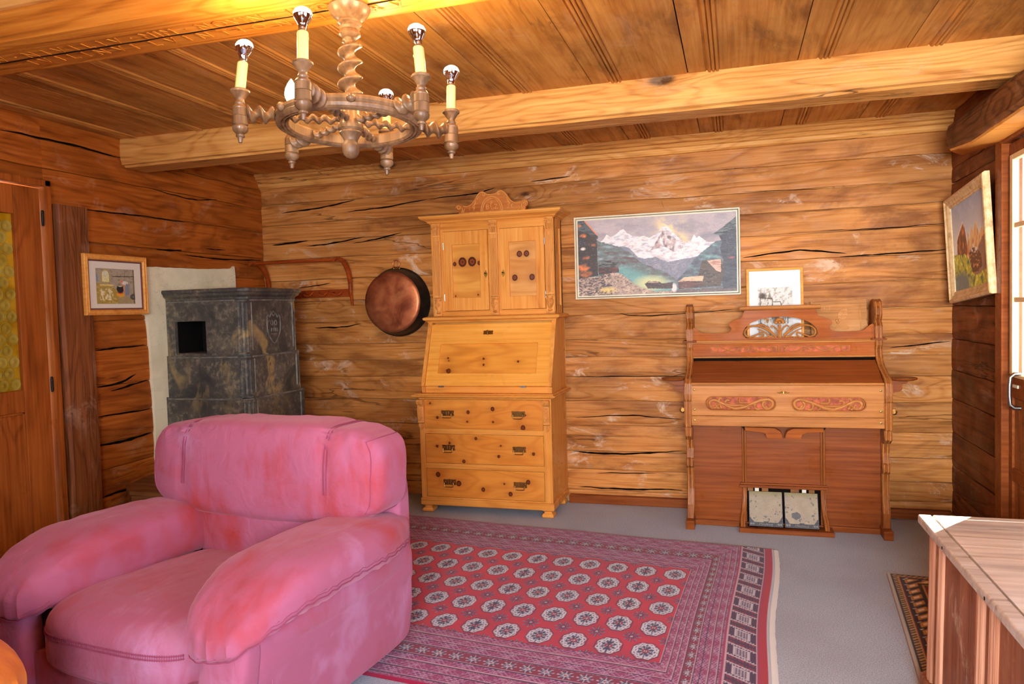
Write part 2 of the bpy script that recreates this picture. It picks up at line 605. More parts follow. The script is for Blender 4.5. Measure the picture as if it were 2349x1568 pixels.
def copper():
    t = NT('copper')
    v = t.obj()
    n = t.noise(v, 7, 6, 0.65, 0.5)
    n2 = t.vor(v, 42)
    col = t.ramp(n, [(0.3, lin((140, 74, 50))), (0.5, lin((186, 106, 66))), (0.7, lin((206, 132, 84)))])
    sp = t.rng(n2, 0.04, 0.10, 1, 0)
    sp = t.math('MULTIPLY', sp, t.rng(t.noise(v, 9, 2), 0.5, 0.6))
    col = t.mix(sp, col, lin((60, 30, 24)))
    return t.bsdf(col, t.rng(n, 0.3, 0.7, 0.34, 0.52), 0.8, t.bump(n, 0.15, 0.004))
M_copper = copper()
M_copper_d = plain('tarnished_copper', (52, 44, 38), 0.42, 0.6, var=0.4, scale=16, bump=0.3)

def glass(name, tint=(1, 1, 1), refl=0.08):
    t = NT(name)
    a = t.n('ShaderNodeBsdfTransparent')
    a.inputs[0].default_value = (*tint, 1)
    b = t.n('ShaderNodeBsdfGlossy')
    b.inputs['Roughness'].default_value = 0.03
    m = t.n('ShaderNodeMixShader')
    m.inputs[0].default_value = refl
    t.L(a.outputs[0], m.inputs[1])
    t.L(b.outputs[0], m.inputs[2])
    t.L(m.outputs[0], t.out.inputs[0])
    return t.m
M_glass = glass('window_glass')

def bottle_glass():
    t = NT('yellow_bullseye_glass')
    g = t.n('ShaderNodeTexCoord').outputs['Object']
    col = t.mix(t.rng(t.noise(g, 9, 4), 0.35, 0.65), lin((190, 158, 44)), lin((216, 190, 84)))
    a = t.n('ShaderNodeBsdfTranslucent')
    t.L(col, a.inputs[0])
    b = t.n('ShaderNodeBsdfPrincipled')
    t.L(col, b.inputs['Base Color'])
    b.inputs['Roughness'].default_value = 0.12
    m = t.n('ShaderNodeMixShader')
    m.inputs[0].default_value = 0.6
    t.L(a.outputs[0], m.inputs[1])
    t.L(b.outputs[0], m.inputs[2])
    t.L(m.outputs[0], t.out.inputs[0])
    return t.m
M_bull = bottle_glass()

def emit(name, c, s):
    t = NT(name)
    e = t.n('ShaderNodeEmission')
    e.inputs[0].default_value = (*lin(c), 1)
    e.inputs[1].default_value = s
    t.L(e.outputs[0], t.out.inputs[0])
    return t.m
M_flame = emit('lit_bulb_glass', (255, 236, 200), 30)
M_dome = emit('lit_bulb_dome', (255, 232, 205), 5)
M_mirror = plain('bulb_mirror', (210, 205, 215), 0.06, 1.0)

def vcol_mat(name, rough=0.5, spec=0.4, bump=0.0, sheen=0.0, bscale=120):
    t = NT(name)
    a = t.n('ShaderNodeVertexColor', layer_name='Col')
    nr = t.bump(t.noise(t.obj(), bscale, 4, 0.7), bump, 0.003) if bump else None
    return t.bsdf(a.outputs[0], rough, normal=nr, spec=spec, **({'Sheen Weight': sheen} if sheen else {}))
M_oil = vcol_mat('oil_paint', 0.42, 0.4, 0.5, bscale=90)
M_paper = vcol_mat('paper_print', 0.7, 0.2)
M_pile = vcol_mat('knotted_wool', 0.9, 0.1, 0.6, 0.2, bscale=260)
M_pedal = vcol_mat('pedal_plate', 0.45, 0.4, 0.3)

# ------------------------------------------------------------------ painted grids
rs = np.random.RandomState(3)
_perm = rs.rand(256, 256)
def vnoise(x, y):
    xi = np.floor(x).astype(int); yi = np.floor(y).astype(int)
    fx = x - xi; fy = y - yi
    fx = fx * fx * (3 - 2 * fx); fy = fy * fy * (3 - 2 * fy)
    a = _perm[xi % 256, yi % 256]; b = _perm[(xi + 1) % 256, yi % 256]
    c = _perm[xi % 256, (yi + 1) % 256]; d = _perm[(xi + 1) % 256, (yi + 1) % 256]
    return (a * (1 - fx) + b * fx) * (1 - fy) + (c * (1 - fx) + d * fx) * fy
def fbm(x, y, o=5):
    s = 0; a = 0.5; t = 0
    for k in range(o):
        s = s + a * vnoise(x * 2 ** k + 17.3 * k, y * 2 ** k + 5.1 * k); t += a; a *= 0.55
    return s / t
def C(c):
    return np.array(c, float)
def blend(img, mask, col):
    m = np.clip(mask, 0, 1)[..., None]
    return img * (1 - m) + (col if isinstance(col, np.ndarray) and col.ndim == 3 else C(col)) * m
def inpoly(u, v, P):
    r = np.zeros(u.shape, bool)
    j = len(P) - 1
    for i in range(len(P)):
        xi, yi = P[i]; xj, yj = P[j]
        if yi != yj:
            c = ((yi > v) != (yj > v)) & (u < (xj - xi) * (v - yi) / (yj - yi) + xi)
            r ^= c
        j = i
    return r
def below(u, v, line):
    xs = [p[0] for p in line]; ys = [p[1] for p in line]
    return v > np.interp(u, xs, ys)

def painted(name, w, h, res, func, place, mat, parent=None, local=False):
    """vertex-coloured grid; func(u, v) -> sRGB image; place(U, V) -> x,y,z arrays (U, V in metres)"""
    nu = int(w / res) + 1; nv = int(h / res) + 1
    u, v = np.meshgrid(np.linspace(0, 1, nu), np.linspace(0, 1, nv))
    img = np.clip(func(u, v), 0, 255) / 255.0
    l = np.where(img <= 0.04045, img / 12.92, ((img + 0.055) / 1.055) ** 2.4)
    X, Y, Z = place(u * w, v * h)
    if parent is not None and not local:
        o_ = origin_of(parent)
        X = X - o_.x; Y = Y - o_.y; Z = Z - o_.z
    co = np.stack([X, Y, Z], -1).reshape(-1, 3).astype(np.float32)
    me = bpy.data.meshes.new(name)
    me.vertices.add(nu * nv)
    me.vertices.foreach_set('co', co.ravel())
    i = np.arange(nu * nv).reshape(nv, nu)
    q = np.stack([i[:-1, :-1], i[1:, :-1], i[1:, 1:], i[:-1, 1:]], -1).reshape(-1, 4)
    me.loops.add(q.size)
    me.loops.foreach_set('vertex_index', q.ravel().astype(np.int32))
    me.polygons.add(len(q))
    me.polygons.foreach_set('loop_start', (np.arange(len(q)) * 4).astype(np.int32))
    me.polygons.foreach_set('loop_total', np.full(len(q), 4, np.int32))
    me.update(calc_edges=True)
    ca = me.color_attributes.new('Col', 'FLOAT_COLOR', 'POINT')
    rgba = np.concatenate([l.reshape(-1, 3), np.ones((nu * nv, 1))], 1).astype(np.float32)
    ca.data.foreach_set('color', rgba.ravel())
    me.materials.append(mat)
    o = bpy.data.objects.new(name, me)
    COL.objects.link(o)
    if parent is not None:
        o.parent = parent
    return o

# ================================================================== ROOM
XL, XR, YB, YF, H = -3.395, 1.20, 0.0, -6.40, 2.35
def N(x, y=0.0, z=0.0):
    return mnoise.noise(Vector((x, y, z)))

class LogWall:
    def __init__(s, axis, c, n, seed, thick=0.30):
        s.axis, s.c, s.n, s.seed, s.thick = axis, c, n, seed, thick
        s.mb = MB()
    def P(s, a, d, z):
        return (a, s.c + s.n * d, z) if s.axis == 'x' else (s.c + s.n * d, a, z)
    def seam(s, z0, a):
        if z0 <= 0.001 or z0 >= H - 0.001:
            return z0
        return z0 + 0.012 * N(a * 0.9, z0 * 7, s.seed) + 0.004 * N(a * 6, z0 * 9, s.seed)
    def gap(s, z0, a):
        return 0.0004 + 0.0060 * max(0.0, N(a * 1.7, z0 * 11, s.seed + 4) - 0.05)
    def depth(s, a, z, k, t):
        b = 0.003 * (1 - (2 * t - 1) ** 4)
        return -0.002 + b + 0.006 * N(k * 3.3, s.seed) + 0.004 * N(a * 2.2, z * 5, s.seed) + 0.0015 * N(a * 9, z * 20, s.seed)
    def strip(s, a0, a1, seams):
        n = max(2, int((a1 - a0) / 0.045))
        T = [0, 0.012, 0.05, 0.15, 0.35, 0.5, 0.65, 0.85, 0.95, 0.988, 1.0]
        for k in range(len(seams) - 1):
            rings = []
            for i in range(n + 1):
                a = a0 + (a1 - a0) * i / n
                zb = s.seam(seams[k], a) + s.gap(seams[k], a)
                zt = s.seam(seams[k + 1], a) - s.gap(seams[k + 1], a)
                r = []
                for t in T:
                    z = zb + (zt - zb) * t
                    d = s.depth(a, z, seams[k], t)
                    if t in (0, 1.0):
                        d -= 0.005
                    r.append(s.P(a, d, z))
                rings.append(r)
            s.mb.rings(rings, closed_u=False, caps=False, mi=0)
    def slab(s, a0, a1, z0, z1):
        p = s.P(a0, -0.02, z0)
        q = s.P(a1, -s.thick, z1)
        s.mb.box(min(p[0], q[0]), max(p[0], q[0]), min(p[1], q[1]), max(p[1], q[1]), z0, z1, 0)
    def crack(s, pts, w, seams):
        P = catmull([(p[0], p[1], 0) for p in pts], 10)
        n = len(P)
        up, dn = [], []
        for i, p in enumerate(P):
            t = i / (n - 1)
            ww = w * (math.sin(PI * min(1, max(0, t))) ** 0.6) * (0.75 + 0.5 * N(p.x * 21, p.y * 9, 3)) * 0.5
            zc = p.y + 0.005 * N(p.x * 12, p.y * 5, 8)
            for sgn, l in ((1, up), (-1, dn)):
                z = zc + sgn * max(0.0002, ww)
                k = max(j for j in range(len(seams)) if s.seam(seams[j], p.x) <= z or j == 0)
                k = min(k, len(seams) - 2)
                t_ = (z - seams[k]) / (seams[k + 1] - seams[k])
                l.append(s.P(p.x, s.depth(p.x, z, seams[k], min(0.9, max(0.1, t_))) + 0.0016, z))
        s.mb.rings([up, dn], closed_u=False, caps=False, mi=1, smooth=False)

# back wall
wb = LogWall('x', 0.0, -1, 1.7)
seams_b = [0.0, 0.09, 0.217, 0.35, 0.512, 0.68, 0.845, 0.965, 1.085, 1.25, 1.40, 1.555, 1.71, 1.845, 1.975, 2.13, 2.35]
wb.strip(XL - 0.02, XR + 0.02, seams_b)
wb.slab(XL - 0.3, XR + 0.3, 0, H)
for pts, w in [([(-3.227, 2.067), (-2.9, 2.083), (-2.606, 2.12)], .016), ([(-2.683, 2.038), (-2.35, 2.055), (-2.04, 2.087)], .014),
               ([(-3.318, 1.829), (-3.001, 1.848)], .016), ([(-3.032, 1.808), (-2.8, 1.82), (-2.54, 1.854)], .014),
               ([(-2.647, 1.807), (-2.45, 1.832), (-2.248, 1.866)], .012), ([(-2.983, 1.207), (-2.8, 1.205), (-2.598, 1.225)], .014),
               ([(-3.109, 1.502), (-2.83, 1.53)], .010), ([(0.045, 1.579), (0.385, 1.608), (0.645, 1.575)], .016),
               ([(0.602, 1.558), (0.921, 1.566), (1.182, 1.576)], .012), ([(-0.726, 1.258), (-0.557, 1.234), (0.036, 1.263)], .008),
               ([(-1.06, 0.34), (-0.804, 0.329), (-0.32, 0.36)], .016), ([(-1.039, 0.564), (-0.684, 0.586), (-0.327, 0.563)], .009),
               ([(-1.024, 0.1), (-0.666, 0.098), (-0.335, 0.108)], .015), ([(-1.047, 0.839), (-0.344, 0.844)], .006),
               ([(0.871, 1.011), (1.033, 1.026), (1.192, 1.045)], .010), ([(0.494, 1.718), (0.85, 1.716), (1.182, 1.724)], .007),
               ([(0.046, 1.985), (0.545, 1.97)], .004), ([(-0.44, 1.965), (-0.425, 1.909)], .008), ([(-0.9, 0.2), (-0.5, 0.21)], .008),
               ([(-2.04, 2.087), (-1.7, 2.10), (-1.55, 2.13)], .012), ([(-1.3, 2.15), (-1.02, 2.165)], .01)]:
    wb.crack(pts, w, seams_b)
struct(make('wall_back', wb.mb, [M_log, M_black]))

# left wall : post, cupboard door opening, white plaster patch
wl = LogWall('y', XL, 1, 5.2)
seams_l = [0.0, 0.16, 0.322, 0.47, 0.62, 0.77, 0.94, 1.145, 1.30, 1.44, 1.58, 1.73, 1.92, 2.10, 2.24, 2.35]
DY0, DY1, DZ = -2.79, -1.85, 2.0
wl.strip(DY1, YB, seams_l)
wl.strip(YF, DY0, seams_l)
wl.strip(DY0, DY1, [2.0, 2.10, 2.24, 2.35])
wl.slab(DY1, YB, 0, H)
wl.slab(YF, DY0, 0, H)
wl.slab(DY0, DY1, DZ, H)
for pts, w in [([(-2.071, 2.243), (-1.61, 2.250), (-1.36, 2.240)], .014), ([(-1.573, 1.915), (-1.28, 1.921), (-0.82, 1.925)], .011),
               ([(-1.09, 1.73), (-0.861, 1.737)], .014), ([(-0.842, 1.712), (-0.526, 1.706), (-0.02, 1.718)], .013),
               ([(-1.59, 1.140), (-1.459, 1.145), (-1.221, 1.154)], .013), ([(-1.58, 0.932), (-1.41, 0.948), (-1.30, 0.985)], .018),
               ([(-1.487, 0.905), (-1.36, 0.918), (-1.21, 0.939)], .014), ([(-1.60, 0.612), (-1.401, 0.607), (-1.2, 0.622)], .020),
               ([(-1.59, 0.772), (-1.2, 0.765)], .012), ([(-1.58, 0.322), (-1.2, 0.33)], .016), ([(-0.654, 1.765), (-0.43, 1.771)], .008),
               ([(-1.1, 2.10), (-0.75, 2.08), (-0.5, 2.11)], .009)]:
    wl.crack(pts, w, seams_l)
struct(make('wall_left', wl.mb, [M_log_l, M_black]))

# right wall with the garden door opening and an added, unseen fill window nearer the camera
wr = LogWall('y', XR, -1, 9.1)
seams_r = [0.0, 0.17, 0.33, 0.52, 0.71, 0.88, 1.06, 1.25, 1.43, 1.60, 1.78, 1.95, 2.03, 2.18, 2.35]
RY0, RY1, RZ = -1.72, -0.86, 2.03
WY0, WY1, WZ0, WZ1 = -5.10, -3.60, 0.92, 1.92
wr.strip(RY1, YB, seams_r)
wr.strip(WY1, RY0, seams_r)
wr.strip(YF, WY0, seams_r)
wr.strip(RY0, RY1, [2.03, 2.18, 2.35])
wr.strip(WY0, WY1, [0, 0.2, 0.4, 0.66, 0.92])
wr.strip(WY0, WY1, [1.92, 2.13, 2.35])
wr.slab(RY1, YB, 0, H)
wr.slab(WY1, RY0, 0, H)
wr.slab(YF, WY0, 0, H)
wr.slab(RY0, RY1, RZ, H)
wr.slab(WY0, WY1, 0, WZ0)
wr.slab(WY0, WY1, WZ1, H)
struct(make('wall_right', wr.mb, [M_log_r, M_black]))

# wall behind the camera with two windows
wf = LogWall('x', YF, 1, 13.0)
FW = [(-2.25, -0.95), (-0.40, 0.90)]
xs = [XL, FW[0][0], FW[0][1], FW[1][0], FW[1][1], XR]
for i in (0, 2, 4):
    wf.strip(xs[i], xs[i + 1], seams_l)
    wf.slab(xs[i] - (0.3 if i == 0 else 0), xs[i + 1] + (0.3 if i == 4 else 0), 0, H)
for a, b in FW:
    wf.strip(a, b, [0, 0.22, 0.45, 0.70, 0.92])
    wf.strip(a, b, [1.92, 2.12, 2.35])
    wf.slab(a, b, 0, 0.92)
    wf.slab(a, b, 1.92, H)
struct(make('wall_front', wf.mb, [M_log, M_black]))

def window(name, axis, c, a0, a1, z0, z1, nv=3, nh=2):
    mb = MB()
    def bx(p0, p1, q0, q1, d0, d1, m):
        if axis == 'x':
            m.box(p0, p1, c + d0, c + d1, q0, q1)
        else:
            m.box(c + d0, c + d1, p0, p1, q0, q1)
    f = 0.05
    bx(a0, a1, z0, z0 + f, -0.03, 0.04, mb); bx(a0, a1, z1 - f, z1, -0.03, 0.04, mb)
    bx(a0, a0 + f, z0 + f, z1 - f, -0.03, 0.04, mb); bx(a1 - f, a1, z0 + f, z1 - f, -0.03, 0.04, mb)
    o = struct(make(name, mb, M_white_w, bevel=0.003))
    g = MB()
    bx(a0 + f, a1 - f, z0 + f, z1 - f, 0.0, 0.004, g)
    make('pane', g, M_glass, o)
    k = MB()
    for i in range(1, nv + 1):
        a = a0 + (a1 - a0) * i / (nv + 1)
        bx(a - 0.012, a + 0.012, z0 + f, z1 - f, -0.015, -0.001, k)
    for i in range(1, nh + 1):
        z = z0 + (z1 - z0) * i / (nh + 1)
        bx(a0 + f, a1 - f, z - 0.010, z + 0.010, -0.013, -0.001, k)
    make('glazing_bars', k, M_white_w, o)
window('window_1', 'x', YF - 0.10, FW[0][0], FW[0][1], 0.92, 1.92)
window('window_2', 'x', YF - 0.10, FW[1][0], FW[1][1], 0.92, 1.92)
window('added_window_3', 'y', XR + 0.10, WY0, WY1, 0.92, 1.92)  # unseen window added to let in the side fill

# floor
fl = MB().box(XL - 0.3, XR + 0.3, YF - 0.3, YB + 0.3, -0.12, 0.0)
struct(make('floor', fl, M_carpet))

# ceiling of long boards with beaded edges
ce = MB()
seams_c = [XR + 0.01, 0.705, 0.276, -0.19, -0.627, -1.06, -1.50, -1.87, -2.19, -2.57, -2.96, XL - 0.01]
for i in range(len(seams_c) - 1):
    x1, x0 = seams_c[i], seams_c[i + 1]
    xb = x0 + 0.112
    prof = [(x0 + 0.002, 0.014), (x0 + 0.002, 0.0), (xb - 0.034, 0.0), (xb - 0.032, 0.005), (xb - 0.027, 0.005)]
    for j in range(3):
        b = xb - 0.024 + j * 0.017
        prof += [(b, -0.001), (b + 0.003, -0.0055), (b + 0.0075, -0.007), (b + 0.012, -0.0055), (b + 0.0145, 0.004)]
    prof += [(xb + 0.030, 0.0), (x1 - 0.002, 0.0), (x1 - 0.002, 0.014)]
    ny = 26
    rings = []
    for k in range(ny + 1):
        y = YF + (YB - YF) * k / ny
        rings.append([(x + 0.002 * N(y * 0.8, i * 3.1) * (1 if 0 < q < len(prof) - 1 else 0.2), y, H + z + 0.0015 * N(y * 1.5, x * 3, i)) for q, (x, z) in enumerate(prof)])
    ce.rings(rings, closed_u=False, caps=False, smooth=False)
ce.box(XL - 0.3, XR + 0.3, YF - 0.3, YB + 0.3, H + 0.012, H + 0.2, 1)
struct(make('ceiling', ce, [M_ceil, M_black]))

def beam(name, x0, x1, prof, mat, wob=0.004, axis='x', seed=0, fn=None):
    """prof: closed section (across, z)"""
    n = int(abs(x1 - x0) / 0.09)
    rings = []
    for i in range(n + 1):
        a = x0 + (x1 - x0) * i / n
        r = []
        for j, (b, z) in enumerate(prof):
            bb = b + wob * N(a * 1.6, j * 1.7, seed)
            zz = z + wob * N(a * 1.6, j * 1.7, seed + 9)
            if fn:
                bb, zz = fn(a, bb, zz)
            r.append((a, bb, zz) if axis == 'x' else (bb, a, zz))
        rings.append(r)
    mb = MB().rings(rings, smooth=False)
    return struct(make(name, mb, mat))

# middle beam (chamfered under edges, small moulding along its foot)
beam('trim_1', XL, XR + 0.02, [(-1.325, 2.355), (-1.333, 2.30), (-1.333, 2.235), (-1.326, 2.222), (-1.322, 2.205), (-1.305, 2.200), (-1.298, 2.190),
                               (-1.14, 2.190), (-1.122, 2.205), (-1.12, 2.355)], M_beam, 0.003, seed=2)
# beam over the chandelier
beam('trim_2', XL, XR + 0.02, [(-3.005, 2.36), (-3.005, 2.29), (-3.005, 2.225), (-2.99, 2.205), (-2.96, 2.198), (-2.86, 2.195), (-2.77, 2.198), (-2.745, 2.205),
                               (-2.735, 2.225), (-2.735, 2.36)], M_beam0, 0.0015, seed=5)
beam('trim_3', XL, XR, [(-3.02, 2.352), (-3.028, 2.335), (-3.03, 2.315), (-3.02, 2.297), (-3.003, 2.295), (-3.003, 2.352)], M_beam, 0.0008, seed=6)
# stepped moulding along the top of the back wall
beam('trim_4', XL, XR, [(0.0, 2.352), (-0.075, 2.352), (-0.078, 2.335), (-0.062, 2.328), (-0.064, 2.312), (-0.046, 2.305), (-0.048, 2.288), (-0.034, 2.282),
                        (-0.030, 2.262), (-0.018, 2.250), (0.0, 2.248)], M_beam, 0.0022, seed=7)
# rough waney lintel over the garden door, honey coloured board under it
def lint_x(y):
    return 1.205 - 0.175 * min(1.0, max(0.0, (-0.17 - y) / 0.42)) ** 0.8
def lint_zb(y):
    return 2.082 - 0.075 * min(1.0, max(0.0, (-0.17 - y) / 0.75))
rings, rb = [], []
for i in range(46):
    y = -0.165 - 2.15 * i / 45
    xo, zb, zt = lint_x(y), lint_zb(y), 2.185 - 0.03 * min(1, i / 30)
    k = 0.006 * N(y * 3.1, 1.1) + 0.003 * N(y * 11, 2.1)
    q = 0.006 * N(y * 4.1, 5.1) + 0.004 * N(y * 14, 6.1)
    rings.append([(1.23, y, zt + 0.02), (xo + 0.030 + k, y, zt + q), (xo + 0.012 + q, y, zt - 0.02 + k), (xo + k, y, zt - 0.06), (xo + 0.004 + q, y, zb + 0.045 + k), (xo + 0.002 + k, y, zb + 0.022 + q), (xo + 0.014 + q, y, zb + 0.004), (1.23, y, zb + 0.004)])
    rb.append([(1.23, y, zb + 0.005), (min(1.22, xo + 0.018 + q), y, zb + 0.005), (min(1.22, xo + 0.022 + q), y, zb - 0.006), (1.23, y, zb - 0.006)])
struct(make('trim_5', MB().rings(rings, smooth=False), M_beam_y))
struct(make('trim_6', MB().rings(rb, smooth=False), M_frame_o))
# upright post beside the cupboard door
po = MB()
rings = []
for i in range(24):
    z = 1.915 * i / 23
    k = 0.012 * N(z * 1.2, 3.3)
    rings.append([(XL - 0.01, -1.815 + k, z), (XL + 0.032, -1.813 + k, z), (XL + 0.046, -1.80 + k, z), (XL + 0.048, -1.70, z), (XL + 0.044, -1.626 + 0.006 * N(z * 2, 9), z),
                  (XL + 0.030, -1.612 + 0.006 * N(z * 2, 9), z), (XL - 0.01, -1.61, z)])
po.rings(rings, smooth=False)
struct(make('trim_7', po, M_post))
struct(make('baseboard_back', MB().box(-1.08, -0.29, -0.045, 0.0, 0.0, 0.055).box(0.80, 1.19, -0.045, 0.0, 0.0, 0.055), M_wal, bevel=0.004))
struct(make('baseboard_right', MB().box(1.165, 1.19, -0.855, -0.01, 0.0, 0.05), M_wal_v, bevel=0.004))

# white plaster around the stove on the left wall
pl = MB()
ol = [(-1.222, 1.598), (-1.20, 1.618), (-1.0, 1.622), (-0.7, 1.627), (-0.42, 1.640), (-0.372, 1.632), (-0.37, 1.3), (-0.372, 0.0), (-1.19, 0.0), (-1.188, 0.39),
      (-1.186, 0.7), (-1.192, 1.0), (-1.205, 1.3), (-1.235, 1.34), (-1.236, 1.45)]
pp = catmull([(a, b, 0) for a, b in ol], 6, True)
pl.plate([(p.x + 0.003 * N(p.x * 30, p.y * 30), p.y + 0.003 * N(p.y * 30, p.x * 30)) for p in pp], [], lambda a, b, d: (XL + d, a, b), -0.01, 0.020)
struct(make('trim_8', pl, M_plaster, bevel=0.006))

# ------------------------------------------------------------------ glazed cupboard door in the left wall
dx = XL + 0.012
d1 = MB()
d1.box(dx - 0.035, dx, -2.03, -1.885, 0.01, 1.985)
d1.box(dx - 0.035, dx, -2.765, -2.62, 0.01, 1.985)
d1.box(dx - 0.035, dx, -2.62, -2.03, 1.842, 1.985)
d1.box(dx - 0.035, dx, -2.62, -2.03, 0.862, 0.972)
d1.box(dx - 0.035, dx, -2.62, -2.03, 0.01, 0.16)
d1 = struct(make('door_1', d1, M_door, bevel=0.004))
make('panel', MB().box(dx - 0.028, dx - 0.012, -2.62, -2.03, 0.16, 0.862), M_door, d1)
bd = MB()
for z0, z1, y0, y1 in [(0.862, 0.852, -2.62, -2.03), (0.17, 0.16, -2.62, -2.03)]:
    bd.box(dx - 0.012, dx - 0.004, y0, y1, min(z0, z1), max(z0, z1))
bd.box(dx - 0.012, dx - 0.004, -2.04, -2.03, 0.16, 0.862)
bd.box(dx - 0.012, dx - 0.004, -2.62, -2.61, 0.16, 0.862)
make('bead', bd, M_door, d1, bevel=0.002)
gp = MB()
gp.box(dx - 0.024, dx - 0.021, -2.62, -2.03, 0.972, 1.842)
rr = 0.0315
row = 0
z = 0.972 + rr
while z < 1.842 - rr * 0.4:
    y = -2.03 - rr - (rr if row % 2 else 0)
    while y > -2.62 + rr * 0.5:
        gp.lathe([(rr * 0.98, 0), (rr * 0.98, 0.0035), (rr * 0.90, 0.0045), (rr * 0.84, 0.002), (rr * 0.5, 0.0025), (rr * 0.25, 0.0035), (rr * 0.12, 0.0065), (0.0004, 0.007)],
                 (dx - 0.021, y, z), 'x', 16)
        y -= 2 * rr
    z += rr * 1.76
    row += 1
make('pane', gp, M_bull, d1, shade=True)
for z in (1.835, 0.985):
    h = MB().lathe([(0.007, -0.03), (0.007, 0.03)], (dx + 0.006, -1.878, z), 'z', 10)
    h.ball((dx + 0.006, -1.878, z + 0.034), 0.007, 8).ball((dx + 0.006, -1.878, z - 0.034), 0.007, 8)
    make('hinge', h, M_iron, d1)
# frame of that door
struct(make('trim_9', MB().box(XL - 0.02, XL + 0.036, -1.872, -1.835, 0, 2.03).box(XL - 0.02, XL + 0.036, -2.80, -1.835, 1.995, 2.03)
            .box(XL - 0.02, XL + 0.036, -2.80, -2.772, 0, 2.03), M_door, bevel=0.005))
# cupboard shelves seen through the bullseye glass
sh = thing('cupboard_shelf', (XL - 0.15, -2.33, 1.37), 'honey wooden shelf behind the yellow bullseye glass, upper one', 'shelf')
make('board', MB().box(XL - 0.24, XL - 0.055, -2.75, -1.90, 1.36, 1.385), M_frame_o, sh)

# white painted boards lining the deep outer reveal of the garden door
struct(make('trim_12', MB().box(1.245, 1.50, -0.872, -0.860, 0.0, 2.03).box(1.245, 1.50, -1.72, -1.708, 0.0, 2.03).box(1.245, 1.50, -1.708, -0.872, 2.018, 2.03),
            plain('white_reveal_paint', (226, 230, 236), 0.6)))
# ------------------------------------------------------------------ garden door in the right wall
struct(make('trim_10', MB().box(1.165, 1.235, -0.95, -0.862, 0, 2.03).box(1.165, 1.235, -1.72, -1.665, 0, 2.03).box(1.165, 1.235, -1.665, -0.95, 1.985, 2.03),
            M_wal, bevel=0.004))
d2 = MB()
d2.box(1.195, 1.235, -0.995, -0.952, 0.01, 1.98).box(1.195, 1.235, -1.663, -1.575, 0.01, 1.98)
d2.box(1.195, 1.235, -1.575, -0.995, 1.925, 1.98).box(1.195, 1.235, -1.575, -0.995, 0.84, 0.945)
d2.box(1.195, 1.235, -1.575, -0.995, 0.01, 0.14).box(1.195, 1.235, -1.575, -0.995, 0.46, 0.52)
d2 = struct(make('door_2', d2, M_wal, bevel=0.003))
make('panel', MB().box(1.205, 1.225, -1.575, -0.995, 0.14, 0.46).box(1.205, 1.225, -1.575, -0.995, 0.52, 0.84), M_wal_v, d2)
make('pane', MB().box(1.213, 1.217, -1.575, -0.995, 0.945, 1.925), M_glass, d2)
make('sash', MB().box(1.185, 1.2125, -1.025, -0.99, 0.945, 1.925).box(1.185, 1.2125, -1.58, -1.56, 0.945, 1.925).box(1.185, 1.2125, -1.56, -1.025, 1.90, 1.925)
     .box(1.185, 1.2125, -1.56, -1.025, 0.935, 0.95), M_white_w, d2, bevel=0.003)
make('glazing_bars', MB().box(1.19, 1.2125, -1.29, -1.268, 0.95, 1.90).box(1.192, 1.2125, -1.56, -1.025, 1.60, 1.622).box(1.192, 1.2125, -1.56, -1.025, 1.27, 1.292),
     M_white_w, d2, bevel=0.002)
make('latch_plate', MB().box(1.190, 1.196, -1.075, -1.015, 0.888, 0.902), M_cream_f, d2)
hd = MB().tube([(1.195, -1.10, 0.955), (1.17, -1.10, 0.955), (1.155, -1.10, 0.94), (1.152, -1.10, 0.90), (1.152, -1.10, 0.86), (1.155, -1.10, 0.82), (1.17, -1.10, 0.805), (1.195, -1.10, 0.805)], 0.0085, 10)
make('handle', hd, M_steel, d2)

# ================================================================== SECRETARY
sec = thing('secretary_desk', (-1.53, -0.225, 0), 'knotty pine secretary with slant front, two door top and carved crest', 'secretary')
X0, X1, SF, SB = -1.978, -1.085, -0.445, -0.014
for x in (X0 + 0.045, X1 - 0.045):
    for y in (SF + 0.045, SB - 0.05):
        f = MB()
        def sq(w, z):
            return [(x - w, y - w, z), (x + w, y - w, z), (x + w, y + w, z), (x - w, y + w, z)]
        f.rings([sq(.026, 0.0), sq(.036, 0.006), sq(.038, 0.016), sq(.034, 0.026), sq(.024, 0.032), sq(.023, 0.038), sq(.034, 0.046), sq(.034, 0.052)], smooth=False)
        make('foot', f, M_pine, sec, bevel=0.002)
b = MB()
b.box(X0, X1, SF, SB, 0.05, 0.094)
make('plinth', b, M_pine, sec, bevel=0.006)
b = MB()
b.box(X0 + 0.012, X1 - 0.008, SF + 0.03, SB, 0.094, 0.748)      # carcass block
make('side_panel', b, M_pine_v, sec, bevel=0.002)
def boxes(name, lst, mat, parent, bevel=0):
    return [make(name, MB().box(*q), mat, parent, bevel=bevel) for q in lst]
boxes('stile', [(X0 + 0.008, X0 + 0.043, SF + 0.005, SF + 0.035, 0.094, 0.748), (X1 - 0.058, X1 - 0.006, SF + 0.005, SF + 0.035, 0.094, 0.748)], M_pine_v, sec, 0.002)
boxes('rail', [(X0 + 0.043, X1 - 0.058, SF + 0.007, SF + 0.035, z0, z1) for z0, z1 in ((0.094, 0.104), (0.290, 0.324), (0.516, 0.548), (0.738, 0.748))], M_pine, sec, 0.0015)

